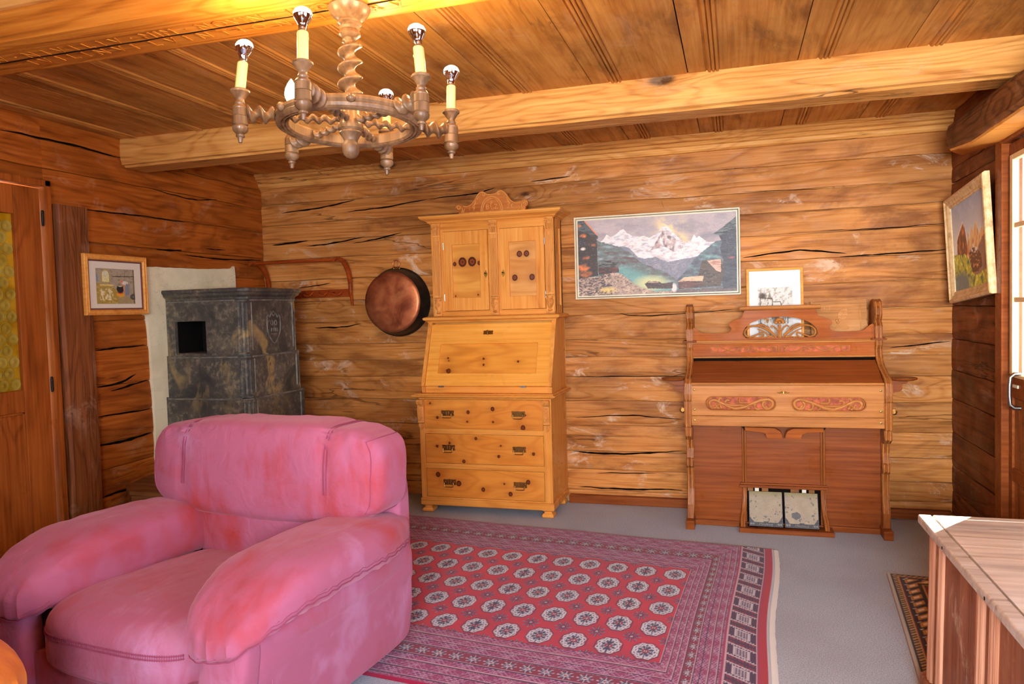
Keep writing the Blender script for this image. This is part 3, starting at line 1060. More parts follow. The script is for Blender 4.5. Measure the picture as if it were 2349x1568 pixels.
knotspots = {0: [(0.05, 0.12, .9), (0.11, 0.62, 1.2), (0.38, 0.42, 1.5), (0.37, 0.75, .9), (0.59, 0.3, 1.7), (0.59, 0.75, 1.0), (0.86, 0.5, .9), (0.84, 0.93, 2.0)],
             1: [(0.10, 0.42, 1.2), (0.21, 0.3, 1.1), (0.44, 0.12, 1.3), (0.33, 0.93, 1.5), (0.65, 0.35, .9), (0.63, 0.72, 1.3), (0.92, 0.6, 1.3)],
             2: [(0.10, 0.2, 2.0), (0.28, 0.5, 2.2), (0.49, 0.68, 1.7), (0.67, 0.45, .9), (0.72, 0.8, 1.8), (0.87, 0.35, 1.8)]}
def pine_paint(knots, w, h, base=(232, 154, 66), seed=0, long=2.2, fig=1.0):
    def f(u, v):
        x = u * w; y = v * h
        warp = np.zeros_like(x)
        dk = []
        for (a, b_, s) in knots:
            dd = np.sqrt(((x - a * w) / long) ** 2 * 1.6 + (y - b_ * h) ** 2)
            warp += 0.02 * np.exp(-dd / (0.02 * s)) * np.sign(y - b_ * h + 1e-6)
            dk.append((np.sqrt((x - a * w) ** 2 / 0.8 + (y - b_ * h) ** 2) + 0.0022 * fbm(x * 160, y * 160, 3), s, dd))
        yy = y - warp
        g = fbm(x * 3 + seed, yy * 60 + seed, 4)
        r = 0.5 + 0.5 * np.sin((fbm(x * 1.2 + seed, yy * 5 + seed, 3)) * 60 * fig)
        img = np.ones(u.shape + (3,)) * C(base)
        img = blend(img, 0.55 * g * np.ones_like(u), (196, 116, 38))
        img = blend(img, 0.32 * r ** 3, (180, 98, 30))
        img = blend(img, 0.5 * (fbm(x * 5 + 9, y * 7 + seed, 3) - 0.35), (246, 196, 108))
        for d, s, dl in dk:
            img = blend(img, 0.55 * np.exp(-dl / (0.011 * s)), (150, 78, 24))
            k = 0.0068 * s
            img = blend(img, np.clip((k * 1.35 - d) / 0.0014, 0, 1), (70, 28, 10))
            img = blend(img, np.clip((k * 0.85 - d) / 0.0014, 0, 1), (134, 64, 26))
            img = blend(img, 0.7 * np.clip((k * 0.35 - d) / 0.001, 0, 1), (60, 24, 10))
        return img * np.array([0.97, 0.93, 0.86])
    return f
M_knotty = vcol_mat('knotty_pine_front', 0.3, 0.4, 0.05)

hx = [-1.772, -1.300]
for k, (z0, z1) in enumerate(((0.549, 0.736), (0.326, 0.514), (0.106, 0.288))):
    xa, xb = X0 + 0.0455, X1 - 0.0605
    dr = make('drawer', MB().box(xa, xb, SF + 0.006, SF + 0.034, z0, z1), M_pine_k, sec, bevel=0.002)
    w_, h_ = xb - xa - 0.004, z1 - z0 - 0.004
    painted('drawer_face', w_, h_, 0.002, pine_paint(knotspots[k], w_, h_, seed=k * 7.3),
            lambda U, V, xa=xa, z1=z1: (xa + 0.002 + U, SF + 0.005 + 0 * U, z1 - 0.002 - V), M_knotty, dr)
    for x in hx:
        zc = (z0 + z1) / 2 + 0.006
        hm = MB()
        pts = [(-0.044, 0.016), (-0.040, 0.019), (-0.02, 0.018), (0, 0.020), (0.02, 0.018), (0.040, 0.019), (0.044, 0.016), (0.041, 0), (0.044, -0.014), (0.038, -0.016), (0, -0.015),
               (-0.038, -0.016), (-0.044, -0.014), (-0.041, 0)]
        hm.plate(pts, [], lambda a, b_, d: (x + a, SF + 0.004 - d, zc + b_), 0, 0.0035)
        for a in np.linspace(-0.036, 0.036, 10):
            hm.box(x + a - 0.0009, x + a + 0.0009, SF - 0.001, SF + 0.001, zc + 0.010, zc + 0.016)
        for sx in (-1, 1):
            hm.lathe([(0.006, 0), (0.0055, -0.006), (0.003, -0.008), (0.003, -0.016), (0.0045, -0.018), (0.003, -0.021)], (x + sx * 0.030, SF + 0.001, zc + 0.004), 'y', 10)
            hm.tube([(x + sx * 0.008, SF - 0.001, zc + 0.012), (x + sx * 0.008, SF - 0.001, zc - 0.008)], 0.0022, 6)
        bail = catmull([(x - 0.030, SF - 0.013, zc + 0.004), (x - 0.031, SF - 0.016, zc - 0.006), (x - 0.029, SF - 0.018, zc - 0.022), (x - 0.020, SF - 0.018, zc - 0.026), (x + 0.020, SF - 0.018, zc - 0.026),
                        (x + 0.029, SF - 0.018, zc - 0.022), (x + 0.031, SF - 0.016, zc - 0.006), (x + 0.030, SF - 0.013, zc + 0.004)], 4)
        hm.tube([tuple(p) for p in bail], 0.0028, 8)
        make('handle', hm, M_brass_d, dr, bevel=0.0006)['label'] = 'antique brass bail handle'

def leafcurl(mb, fn, pts, w0, w1, d=0.004, n=5):
    """carved strand following pts in the plane of fn"""
    P = catmull([(a, b_, 0) for a, b_ in pts], n)
    m = len(P)
    rs_ = [w0 + (w1 - w0) * i / (m - 1) for i in range(m)]
    mb.tube([fn(p.x, p.y, d) for p in P], rs_, 8)

# carved corbels on the chest of drawers
for xc in (X0 + 0.026, X1 - 0.033):
    c = MB()
    y0 = SF + 0.004
    prof = [(-0.026, 0.738), (-0.036, 0.734), (-0.040, 0.724), (-0.036, 0.712), (-0.027, 0.706), (-0.022, 0.700), (-0.022, 0.692), (-0.019, 0.69), (-0.023, 0.66), (-0.019, 0.622), (-0.012, 0.598), (-0.016, 0.594),
            (-0.016, 0.588), (-0.008, 0.585), (0.0, 0.585), (0.0, 0.738)]
    c.plate(prof, [], lambda a, z, d: (xc + d, y0 + a, z), -0.021, 0.021)
    for q in (-0.015, -0.005, 0.005, 0.015):
        c.tube([(xc + q, y0 - 0.026, 0.735), (xc + q, y0 - 0.040, 0.725), (xc + q, y0 - 0.034, 0.710), (xc + q, y0 - 0.022, 0.703)], 0.0045, 8)
    for sx in (-1, 1):
        for t in range(4):
            z = 0.606 + t * 0.020
            leafcurl(c, lambda a, b_, d, s=sx: (xc + s * a, y0 - 0.020 - d, b_), [(0.001, z), (0.007, z + 0.012), (0.014, z + 0.020)], 0.0035, 0.0014)
    c.tube([(xc, y0 - 0.019, 0.604), (xc, y0 - 0.025, 0.64), (xc, y0 - 0.021, 0.684)], 0.0028, 8)
    drop = catmull([(-0.019, 0.583, 0), (-0.021, 0.567, 0), (-0.012, 0.555, 0), (-0.009, 0.548, 0), (0, 0.540, 0), (0.009, 0.548, 0), (0.012, 0.555, 0), (0.021, 0.567, 0), (0.019, 0.583, 0)], 4)
    c.plate([(p.x, p.y) for p in drop], [], lambda a, z, d: (xc + a, y0 - d, z), -0.002, 0.011)
    make('corbel', c, M_carve, sec, bevel=0.0015)

# ledge moulding under the desk part
def frame_mould(mb, x0, x1, y0, prof, yb):
    """profile (out, z) swept round left side, front, right side of a box"""
    rings = []
    for (sx, px, py, dx_, dy_) in (('l', x0, yb, -1, 0), ('fl', x0, y0, -1, -1), ('fr', x1, y0, 1, -1), ('r', x1, yb, 1, 0)):
        rings.append([(px + dx_ * o_, py + dy_ * o_, z) for o_, z in prof])
    mb.rings(rings, smooth=False)
b = MB()
frame_mould(b, X0 + 0.004, X1 - 0.004, SF, [(-0.05, 0.746), (0.004, 0.746), (0.012, 0.748), (0.020, 0.754), (0.030, 0.755), (0.034, 0.760), (0.032, 0.767), (0.022, 0.769), (0.014, 0.776), (-0.05, 0.777)], SB)
b.box(X0 + 0.02, X1 - 0.02, SF + 0.02, SB, 0.747, 0.775)
make('ledge_moulding', b, M_pine, sec)

# desk part with sloping writing flap
DX0, DX1 = X0 + 0.020, X1 - 0.004
yA, zA, yB_, zB_ = -0.415, 0.822, -0.262, 1.214
sp = [(SB, 0.776), (-0.405, 0.776), (-0.405, 0.815), (yA - 0.004, zA), (yB_, zB_ + 0.012), (yB_, 1.232), (SB, 1.232)]
for xa, xb in ((DX0, DX0 + 0.022), (DX1 - 0.022, DX1)):
    make('desk_side', MB().plate(sp, [], lambda a, z, d: (d, a, z), xa, xb), M_pine_v, sec, bevel=0.002)
make('desk_back', MB().box(DX0 + 0.022, DX1 - 0.022, -0.20, SB, 0.776, 1.232), M_pine, sec)
make('desk_sill', MB().box(DX0 + 0.022, DX1 - 0.022, -0.400, -0.19, 0.776, 0.816), M_pine, sec, bevel=0.002)
tv = Vector((0, yB_ - yA, zB_ - zA)); tl = tv.length; tv.normalize(); nv = Vector((0, -tv.z, tv.y))
def flap(x, t, d):
    p = Vector((0, yA + 0.001, zA)) + tv * t + nv * (d - 0.004)
    return (x, p.y, p.z)
fa, fb = DX0 + 0.024, DX1 - 0.024
b = MB()
hole = [(fa + 0.075, 0.085), (fb - 0.085, 0.085), (fb - 0.085, tl - 0.135), (fa + 0.075, tl - 0.135)]
b.plate([(fa, 0.0), (fb, 0.0), (fb, tl), (fa, tl)], [hole], lambda a, t, d: flap(a, t, d), -0.018, 0.0)
flp = make('writing_flap', b, M_pine_k, sec, bevel=0.003)
hw, hh = fb - fa - 0.16, tl - 0.22
painted('panel', hw + 0.004, hh + 0.004, 0.002, pine_paint([(0.09, 0.47, .9), (0.10, 0.56, .7), (0.11, 0.90, 2.0), (0.095, 0.88, 1.2), (0.46, 0.5, 1.0), (0.465, 0.7, 1.0), (0.81, 0.6, 1.0)], hw, hh, (240, 168, 70), 4.2, fig=0.6),
        lambda U, V: (fa + 0.073 + U, flap(0, 0, -0.012)[1] + (tl - 0.133 - V) * tv.y, flap(0, 0, -0.012)[2] + (tl - 0.133 - V) * tv.z), M_knotty, flp)
b = MB()
xk = (fa + fb) / 2 - 0.012
b.plate([(-0.034, -0.010), (-0.030, -0.013), (0.030, -0.013), (0.034, -0.010), (0.030, 0), (0.034, 0.010), (0.030, 0.013), (-0.030, 0.013), (-0.034, 0.010), (-0.030, 0)], [], lambda a, c_, d: flap(xk + a, tl - 0.062 + c_, d), 0, 0.003)
make('lock_plate', b, M_brass, flp)
kk = flap(xk, tl - 0.06, 0.003)
b = MB().tube([kk, (kk[0], kk[1] - 0.016, kk[2] + 0.002)], 0.002, 8)
b.tube([(kk[0] + 0.007 * math.cos(a), kk[1] - 0.018, kk[2] + 0.008 + 0.006 * math.sin(a)) for a in np.linspace(0, 2 * PI, 12, endpoint=False)], 0.0015, 6, closed=True)
b.tube([(kk[0], kk[1] - 0.018, kk[2] + 0.002), (kk[0] + 0.003, kk[1] - 0.019, kk[2] - 0.018)], 0.0022, 6)
make('key', b, M_brass_d, flp)
for x in (fa + 0.11, fb - 0.16):
    q = flap(x, 0.0, 0.0)
    make('hinge', MB().box(x - 0.018, x + 0.018, q[1] - 0.004, q[1] + 0.004, q[2] - 0.008, q[2] + 0.002), M_steel, flp)
# middle moulding
b = MB()
frame_mould(b, DX0 + 0.004, DX1 - 0.002, -0.262, [(-0.05, 1.226), (0.006, 1.226), (0.010, 1.234), (0.022, 1.240), (0.032, 1.246), (0.034, 1.256), (0.028, 1.262), (0.012, 1.266), (-0.05, 1.268)], SB)
b.box(DX0 + 0.02, DX1 - 0.02, -0.25, SB, 1.228, 1.266)
make('waist_moulding', b, M_pine, sec)

# upper cabinet
UX0, UX1, UF = -1.934, -1.096, -0.232
b = MB()
b.box(UX0, UX0 + 0.02, UF + 0.014, SB, 1.266, 1.882).box(UX1 - 0.02, UX1, UF + 0.014, UF + 0.06, 1.266, 1.882).box(UX1 - 0.02, UX1, SB - 0.045, SB, 1.266, 1.882)
b.box(UX1 - 0.02, UX1, UF + 0.06, SB - 0.045, 1.82, 1.882).box(UX1 - 0.02, UX1, UF + 0.06, SB - 0.045, 1.266, 1.32)
b.box(UX1 - 0.016, UX1 - 0.008, UF + 0.06, SB - 0.045, 1.32, 1.82).box(UX0, UX1, SB - 0.02, SB, 1.266, 1.882)
make('side_panel', b, M_pine_v, sec, bevel=0.002)
boxes('rail', [(UX0, UX1, UF, UF + 0.03, 1.266, 1.300), (UX0, UX1, UF, UF + 0.03, 1.826, 1.882)], M_pine, sec, 0.0015)
boxes('inner_board', [(UX0 + 0.02, UX1 - 0.02, UF + 0.03, SB - 0.02, 1.27, 1.295), (UX0 + 0.02, UX1 - 0.02, UF + 0.03, SB - 0.02, 1.85, 1.88)], M_pine, sec)
boxes('stile', [(a_, c_, UF + 0.001, UF + 0.03, 1.300, 1.826) for a_, c_ in ((UX0, UX0 + 0.085), (-1.535, -1.455), (UX1 - 0.06, UX1))], M_pine_v, sec)
eyes = {0: [(0.36, 0.33, 3.6), (0.70, 0.33, 3.6), (0.08, 0.36, 1.7), (0.95, 0.36, 1.7), (0.08, 0.96, .8), (0.88, 0.95, .8)],
        1: [(0.38, 0.23, 2.4), (0.64, 0.23, 2.4), (0.19, 0.66, 2.4), (0.82, 0.66, 2.4)]}
for i, (a_, c_) in enumerate(((-1.847, -1.537), (-1.453, -1.158))):
    z0, z1 = 1.302, 1.824
    b = MB()
    st = 0.058
    b.plate([(a_, z0), (c_, z0), (c_, z1), (a_, z1)], [[(a_ + st, z0 + 0.085), (c_ - st, z0 + 0.085), (c_ - st, z1 - 0.088), (a_ + st, z1 - 0.088)]],
            lambda p, q, d: (p, UF - d, q), -0.015, 0.004)
    dr = make('cabinet_door', b, M_pine_v if i == 0 else M_pine_v, sec, bevel=0.0025)
    w_, h_ = c_ - a_ - 2 * st + 0.004, z1 - z0 - 0.169
    painted('panel', w_, h_, 0.0018, pine_paint(eyes[i], w_, h_, (240, 184, 92) if i == 0 else (236, 186, 116), 11 + i * 5, long=1.0, fig=0.35),
            lambda U, V, a_=a_, z1=z1: (a_ + st - 0.002 + U, UF + 0.010 + 0 * U, z1 - 0.086 - V), M_knotty, dr)
    xe = c_ - 0.018 if i == 0 else a_ + 0.018
    b = MB()
    pts = catmull([(0, 0.026, 0), (0.005, 0.014, 0), (0.011, 0.006, 0), (0.010, -0.006, 0), (0.004, -0.016, 0), (0, -0.024, 0), (-0.004, -0.016, 0), (-0.010, -0.006, 0), (-0.011, 0.006, 0), (-0.005, 0.014, 0)], 3, True)
    b.plate([(p.x, p.y) for p in pts], [], lambda p, q, d: (xe + p, UF - 0.004 - d, 1.535 + q), 0, 0.003)
    make('escutcheon', b, M_brass, dr)
    b = MB().tube([(xe, UF - 0.006, 1.54), (xe, UF - 0.018, 1.54)], 0.0018, 8)
    b.tube([(xe - 0.006, UF - 0.018, 1.543), (xe + 0.006, UF - 0.020, 1.537)], 0.0028, 8)
    make('key', b, M_iron, dr)
    xh = a_ - 0.001 if i == 0 else c_ + 0.001
    for zh in (1.39, 1.73):
        make('hinge', MB().lathe([(0.0035, -0.022), (0.0035, 0.022)], (xh, UF - 0.004, zh), 'z', 8), M_steel, dr)
# fluted pilasters with carved capitals
for xc in (-1.893, -1.495, -1.126):
    b = MB()
    b.box(xc - 0.026, xc + 0.026, UF - 0.010, UF + 0.002, 1.268, 1.880)
    for q in (-0.014, 0.0, 0.014):
        b.tube([(xc + q, UF - 0.011, 1.405), (xc + q, UF - 0.0125, 1.42), (xc + q, UF - 0.0125, 1.75), (xc + q, UF - 0.011, 1.765)], 0.0048, 8)
    for z, w_ in ((1.270, .030), (1.380, .029), (1.385, .027), (1.792, .028), (1.872, .029)):
        b.box(xc - w_, xc + w_, UF - 0.016, UF, z, z + 0.010)
    pil = make('pilaster', b, M_carve, sec, bevel=0.0012)
    b = MB()
    yy = UF - 0.014
    for q in np.linspace(-0.02, 0.02, 5):
        b.tube([(xc + q, yy + 0.002, 1.802), (xc + q, yy - 0.006, 1.822), (xc + q * 1.1, yy - 0.010, 1.838)], 0.0046, 8)
    for s_ in (-1, 1):
        sp_ = [(xc + s_ * (0.017 + (0.010 - 0.0006 * t) * math.cos(t * 0.55)), yy - 0.011, 1.853 + (0.010 - 0.0006 * t) * math.sin(t * 0.55)) for t in range(14)]
        b.tube(sp_, 0.0034, 6)
    b.tube([(xc - 0.014, yy - 0.010, 1.864), (xc, yy - 0.013, 1.860), (xc + 0.014, yy - 0.010, 1.864)], 0.004, 6)
    make('capital_carving', b, M_carve, pil)
    b = MB()
    b.lathe([(0.010, 1.283), (0.018, 1.290), (0.010, 1.300), (0.014, 1.308), (0.024, 1.330), (0.026, 1.350), (0.020, 1.366), (0.024, 1.374), (0.024, 1.380)], (xc, UF - 0.004, 0), 'z', 16)
    for s_ in (-1, 1):
        b.tube([(xc + s_ * (0.010 + (0.009 - 0.0006 * t) * math.cos(t * 0.6)), UF - 0.030, 1.340 + (0.011 - 0.0006 * t) * math.sin(t * 0.6)) for t in range(12)], 0.003, 6)
    b.tube([(xc, UF - 0.030, 1.315), (xc, UF - 0.034, 1.34), (xc, UF - 0.028, 1.366)], 0.004, 6)
    make('urn_carving', b, M_carve, pil)
# cornice
b = MB()
frame_mould(b, UX0, UX1, UF, [(-0.05, 1.876), (0.004, 1.878), (0.010, 1.884), (0.016, 1.886), (0.020, 1.894), (0.030, 1.900), (0.042, 1.905), (0.050, 1.908), (0.060, 1.918), (0.062, 1.928), (-0.05, 1.930)], SB)
b.box(UX0 + 0.02, UX1 - 0.02, UF + 0.01, SB, 1.878, 1.929)
make('cornice', b, M_pine, sec)
# carved crest
def cf(a, z, d):
    return (-1.494 + a, -0.258 - d, 1.930 + z)
half = [(0.0, 0.118), (0.035, 0.122), (0.055, 0.138), (0.078, 0.136), (0.098, 0.118), (0.115, 0.092), (0.138, 0.066), (0.165, 0.054), (0.190, 0.056), (0.212, 0.066), (0.232, 0.064), (0.244, 0.048), (0.240, 0.030), (0.226, 0.022), (0.224, 0.0)]
ol = [(-a, z) for a, z in reversed(half)] + half[1:]
cr_ = catmull([(a, z, 0) for a, z in half[:-1]], 4)
pts = [(-p.x, p.y) for p in reversed(cr_)] + [(p.x, p.y) for p in cr_[1:]] + [(0.226, 0.0)]
pts = [(-0.226, 0.0)] + pts
b = MB().plate(pts, [], cf, -0.022, 0.0)
crest = make('crest_board', b, M_carve_d, sec, bevel=0.002)
b = MB()
for s_ in (-1, 1):
    F = lambda a, z, d, s_=s_: cf(s_ * a, z, d)
    for r in (0.072, 0.062):
        b.tube([F(r * math.sin(t), 0.006 + 0.095 * (r / 0.072) * math.cos(t) ** 0.9 if math.cos(t) > 0 else 0.006, 0.002) for t in np.linspace(0, PI / 2, 14)], 0.0038, 8)
    leafcurl(b, F, [(0.0, 0.112), (0.03, 0.116), (0.05, 0.130), (0.074, 0.130), (0.094, 0.112), (0.112, 0.086), (0.136, 0.061), (0.165, 0.048), (0.195, 0.050)], 0.0045, 0.0035, 0.002)
    b.tube([F(0.226 + (0.017 - 0.0011 * t) * math.cos(t * 0.6), 0.042 + (0.017 - 0.0011 * t) * math.sin(t * 0.6), 0.003) for t in range(14)], 0.0042, 6)
    b.tube([F(0.052 + (0.013 - 0.001 * t) * math.cos(t * 0.6 + 1), 0.116 + (0.013 - 0.001 * t) * math.sin(t * 0.6 + 1), 0.003) for t in range(12)], 0.0035, 6)
    for p in ([(0.118, 0.052), (0.108, 0.074), (0.100, 0.092)], [(0.128, 0.046), (0.112, 0.058), (0.094, 0.062)], [(0.098, 0.088), (0.088, 0.102), (0.074, 0.112)], [(0.206, 0.010), (0.200, 0.030), (0.212, 0.052)],
              [(0.195, 0.012), (0.190, 0.026), (0.182, 0.034)]):
        leafcurl(b, F, p, 0.0055, 0.0015, 0.002)
leafcurl(b, cf, [(-0.004, 0.064), (-0.006, 0.040), (0.0, 0.022), (0.010, 0.018), (0.014, 0.028), (0.008, 0.032)], 0.003, 0.0022, 0.002)
for k in range(6):
    a0 = k * PI / 3 + 0.3
    leafcurl(b, cf, [(0, 0.066), (0.007 * math.cos(a0), 0.066 + 0.007 * math.sin(a0)), (0.014 * math.cos(a0 + .3), 0.066 + 0.014 * math.sin(a0 + .3))], 0.0035, 0.0024, 0.002)
b.box(cf(-0.224, 0, 0)[0], cf(0.224, 0, 0)[0], -0.266, -0.258, 1.930, 1.938)
make('crest_carving', b, M_carve, crest)
for ch, a in (('1', -0.150), ('9', -0.122), ('B', -0.028), ('Z', 0.030), ('2', 0.112), ('0', 0.141)):
    b = text_mb(MB(), ch, 0.044 if ch in 'BZ' else 0.040, lambda p, q, d, a=a, ch=ch: cf(a + p, (0.034 if ch in 'BZ' else 0.032) + q, 0.001 + d), 0.005)
    make('carved_letter', b, M_carve, crest)

# ================================================================== HARMONIUM
org = thing('harmonium', (0.255, -0.25, 0), 'walnut reed organ with pierced top board and two foot pedals', 'harmonium')
OL, OR = -0.284, 0.756      # outer left face / inner right face
def side_profile():
    p = [(-0.03, 0.05), (-0.03, 1.16), (-0.05, 1.25), (-0.10, 1.29), (-0.165, 1.30), (-0.215, 1.285), (-0.235, 1.25), (-0.238, 1.215), (-0.222, 1.195), (-0.205, 1.18), (-0.222, 1.165),
         (-0.242, 1.150), (-0.245, 1.11), (-0.245, 1.075), (-0.245, 1.04), (-0.232, 1.02), (-0.238, 0.985), (-0.262, 0.955), (-0.31, 0.925), (-0.40, 0.895), (-0.475, 0.875), (-0.512, 0.85), (-0.520, 0.79), (-0.520, 0.755),
         (-0.510, 0.745), (-0.512, 0.66), (-0.512, 0.60), (-0.498, 0.595), (-0.498, 0.545), (-0.455, 0.520), (-0.425, 0.515), (-0.415, 0.46), (-0.425, 0.405), (-0.44, 0.398), (-0.44, 0.36),
         (-0.415, 0.345), (-0.405, 0.30), (-0.41, 0.22), (-0.435, 0.13), (-0.445, 0.05)]
    return p
sp_ = side_profile()
for k, (xa, xb) in enumerate(((OL, OL + 0.036), (OR, OR + 0.036))):
    b = MB().plate(sp_, [], lambda a, z, d: (d, a, z), xa, xb)
    sd = make('side_panel', b, M_wal_v, org, bevel=0.003)
    xm = (xa + xb) / 2
    bead = MB()
    fr = [p for p in sp_[5:-1]]
    for q in (-0.010, 0.010):
        bead.tube([(xm + q, a - 0.001, z) for a, z in fr], 0.0042, 6)
    make('edge_bead', bead, M_wal_l, sd)
    b = MB().box(xa - 0.006, xb + 0.006, -0.50, -0.02, 0, 0.05)
    make('foot_block', b, M_wal, sd, bevel=0.003)
    b = MB().box(xa - 0.022, xb + 0.022, -0.262, -0.115, 1.070, 1.080)
    make('cap_plate', b, M_wal, sd, bevel=0.003)
    # side candle shelf on bracket
    s_ = -1 if k == 0 else 1
    xo = xa if k == 0 else xb
    disc = MB().lathe([(0.004, 0.862), (0.056, 0.862), (0.068, 0.867), (0.070, 0.872), (0.066, 0.877), (0.060, 0.876), (0.0005, 0.876)], (xo + s_ * 0.066, -0.44, 0), 'z', 32)
    cs = make('candle_shelf', disc, M_wal, sd)
    br = catmull([(0, 0.862, 0), (0.085, 0.862, 0), (0.080, 0.845, 0), (0.060, 0.838, 0), (0.062, 0.815, 0), (0.045, 0.800, 0), (0.020, 0.795, 0), (0.010, 0.77, 0), (0.012, 0.70, 0), (0.0, 0.62, 0)], 4)
    b = MB().plate([(0.0, 0.62)] + [(0.0, 0.862)] + [(p.x, p.y) for p in br[4:]], [], lambda a, z, d: (xo + s_ * a, -0.44 + d, z), -0.008, 0.008)
    make('bracket', b, M_wal, cs, bevel=0.002)
    b = MB().lathe([(0.006, 0.0), (0.016, 0.0), (0.018, -0.006), (0.016, -0.012), (0.010, -0.014), (0.009, -0.010), (0.003, -0.010), (0.002, -0.018), (0.0005, -0.018)], (xo + s_ * 0.016, -0.455, 0.690 if k == 0 else 0.692), 'y', 20)
    make('knob', b, M_brass_d, sd)
IL, IR = OL + 0.036, OR
# lower front
b = MB().box(IL, IR, -0.375, -0.355, 0.03, 0.60)
make('lower_panel', b, M_wal_v if False else M_wal, org)
make('base_rail', MB().box(IL, IR, -0.39, -0.02, 0.0, 0.032), M_wal, org, bevel=0.003)
make('back_panel', MB().box(IL, IR, -0.045, -0.025, 0.03, 1.06), M_wal, org)
# front board with two pierced panels
fy = -0.505
def stadium(cx, cz, w, h, n=14):
    r = h / 2
    return [(cx + (w / 2 - r) + r * math.cos(t), cz + r * math.sin(t)) for t in np.linspace(-PI / 2, PI / 2, n)] + \
           [(cx - (w / 2 - r) + r * math.cos(t), cz + r * math.sin(t)) for t in np.linspace(PI / 2, 3 * PI / 2, n)]
fc = [(0.022, 0.742), (0.475, 0.742)]
fc = [(0.020, 0.737), (0.478, 0.737)]
FWd, FHt = 0.372, 0.072
b = MB().plate([(IL, 0.666), (IR, 0.666), (IR, 0.838), (IL, 0.838)], [stadium(cx, cz, FWd, FHt) for cx, cz in fc], lambda a, z, d: (a, fy - d, z), -0.018, 0.0)
fb_ = make('front_board', b, M_wal_l, org, bevel=0.002)
for j, (cx, cz) in enumerate(fc):
    m_ = 1 if j == 0 else -1
    make('red_cloth', MB().box(cx - FWd / 2 - 0.01, cx + FWd / 2 + 0.01, fy + 0.019, fy + 0.022, cz - FHt / 2 - 0.01, cz + FHt / 2 + 0.01), M_redcloth, fb_)
    b = MB()
    F = lambda a, z, d: (cx + m_ * a, fy + 0.006 - d, cz + z)
    for pts_, w0, w1 in [
        ([(-0.155, -0.028), (-0.168, -0.005), (-0.160, 0.012), (-0.135, 0.017), (-0.105, 0.002), (-0.078, -0.012), (-0.045, -0.026), (-0.02, -0.030), (0.02, -0.022), (0.06, -0.004), (0.10, 0.014), (0.145, 0.024)], .0048, .0062),
        ([(0.145, 0.024), (0.170, 0.012), (0.172, -0.008), (0.160, -0.025), (0.140, -0.030), (0.122, -0.018), (0.120, 0.0), (0.132, 0.012)], .0062, .0042),
        ([(0.132, -0.010), (0.148, -0.030), (0.158, -0.020)], .005, .003),
        ([(0.115, 0.016), (0.082, 0.004), (0.078, -0.020), (0.092, -0.033), (0.106, -0.028)], .006, .0035),
        ([(0.060, -0.004), (0.040, -0.018), (0.044, -0.030), (0.054, -0.030)], .005, .003),
        ([(0.04, 0.004), (0.0, 0.004), (-0.006, 0.020), (-0.002, 0.030)], .005, .0035),
        ([(0.02, -0.012), (-0.04, -0.012), (-0.072, -0.006), (-0.080, 0.010), (-0.066, 0.018), (-0.058, 0.014)], .0045, .004),
        ([(-0.105, 0.000), (-0.116, 0.014), (-0.108, 0.030), (-0.098, 0.026)], .005, .0035),
        ([(-0.105, -0.002), (-0.124, -0.016), (-0.120, -0.028), (-0.112, -0.028)], .005, .0035),
        ([(-0.108, -0.010), (-0.104, -0.026), (-0.098, -0.022)], .004, .003),
        ([(-0.150, -0.026), (-0.136, -0.026), (-0.130, -0.014), (-0.140, -0.004)], .005, .0028),
        ([(-0.160, 0.030), (-0.179, 0.014), (-0.180, -0.010)], .002, .0025)]:
        P = catmull([(a, z, 0) for a, z in pts_], 5)
        n_ = len(P)
        b.tube([F(p.x, p.y, 0) for p in P], [1.4 * (w0 + (w1 - w0) * i / (n_ - 1)) for i in range(n_)], 8, flat=((0, 1, 0), 0.6))
    make('fretwork', b, M_wal_l, fb_)
    st_ = stadium(cx, cz, FWd + 0.006, FHt + 0.006, 16)
    make('bead', MB().tube([(a, fy - 0.001, z) for a, z in st_], 0.003, 6, closed=True), M_wal_l, fb_)
b = MB().box(IL, IR, fy - 0.003, fy + 0.015, 0.608, 0.664)
make('key_slip', b, M_wal_l, org, bevel=0.002)
for x in (IL + 0.018, IR - 0.018):
    for z in (0.812, 0.700, 0.638):
        b = MB()
        b.lathe([(0.0005, -0.004), (0.0055, -0.003), (0.0065, 0.002)], (x, fy - 0.003, z), 'y', 10)
        b.box(x - 0.005, x + 0.005, fy - 0.0085, fy - 0.0068, z - 0.0008, z + 0.0008, 1)
        make('screw_head', b, [M_brass_d, M_iron], org)
b = MB()
for s_ in (-1, 1):
    leafcurl(b, lambda a, z, d: (0.249 + s_ * a, fy - 0.002 - d, 0.800 + z), [(0.002, 0), (0.012, 0.003), (0.022, -0.002), (0.032, 0.001)], 0.004, 0.0014, 0.0)
    leafcurl(b, lambda a, z, d: (0.249 + s_ * a, fy - 0.002 - d, 0.800 + z), [(0.006, -0.003), (0.014, -0.005), (0.022, 0.003)], 0.0022, 0.001, 0.0)
b.lathe([(0.006, 0.0), (0.005, -0.004), (0.0005, -0.004)], (0.249, fy, 0.800), 'y', 12)
make('lock_plate', b, M_brass, org)
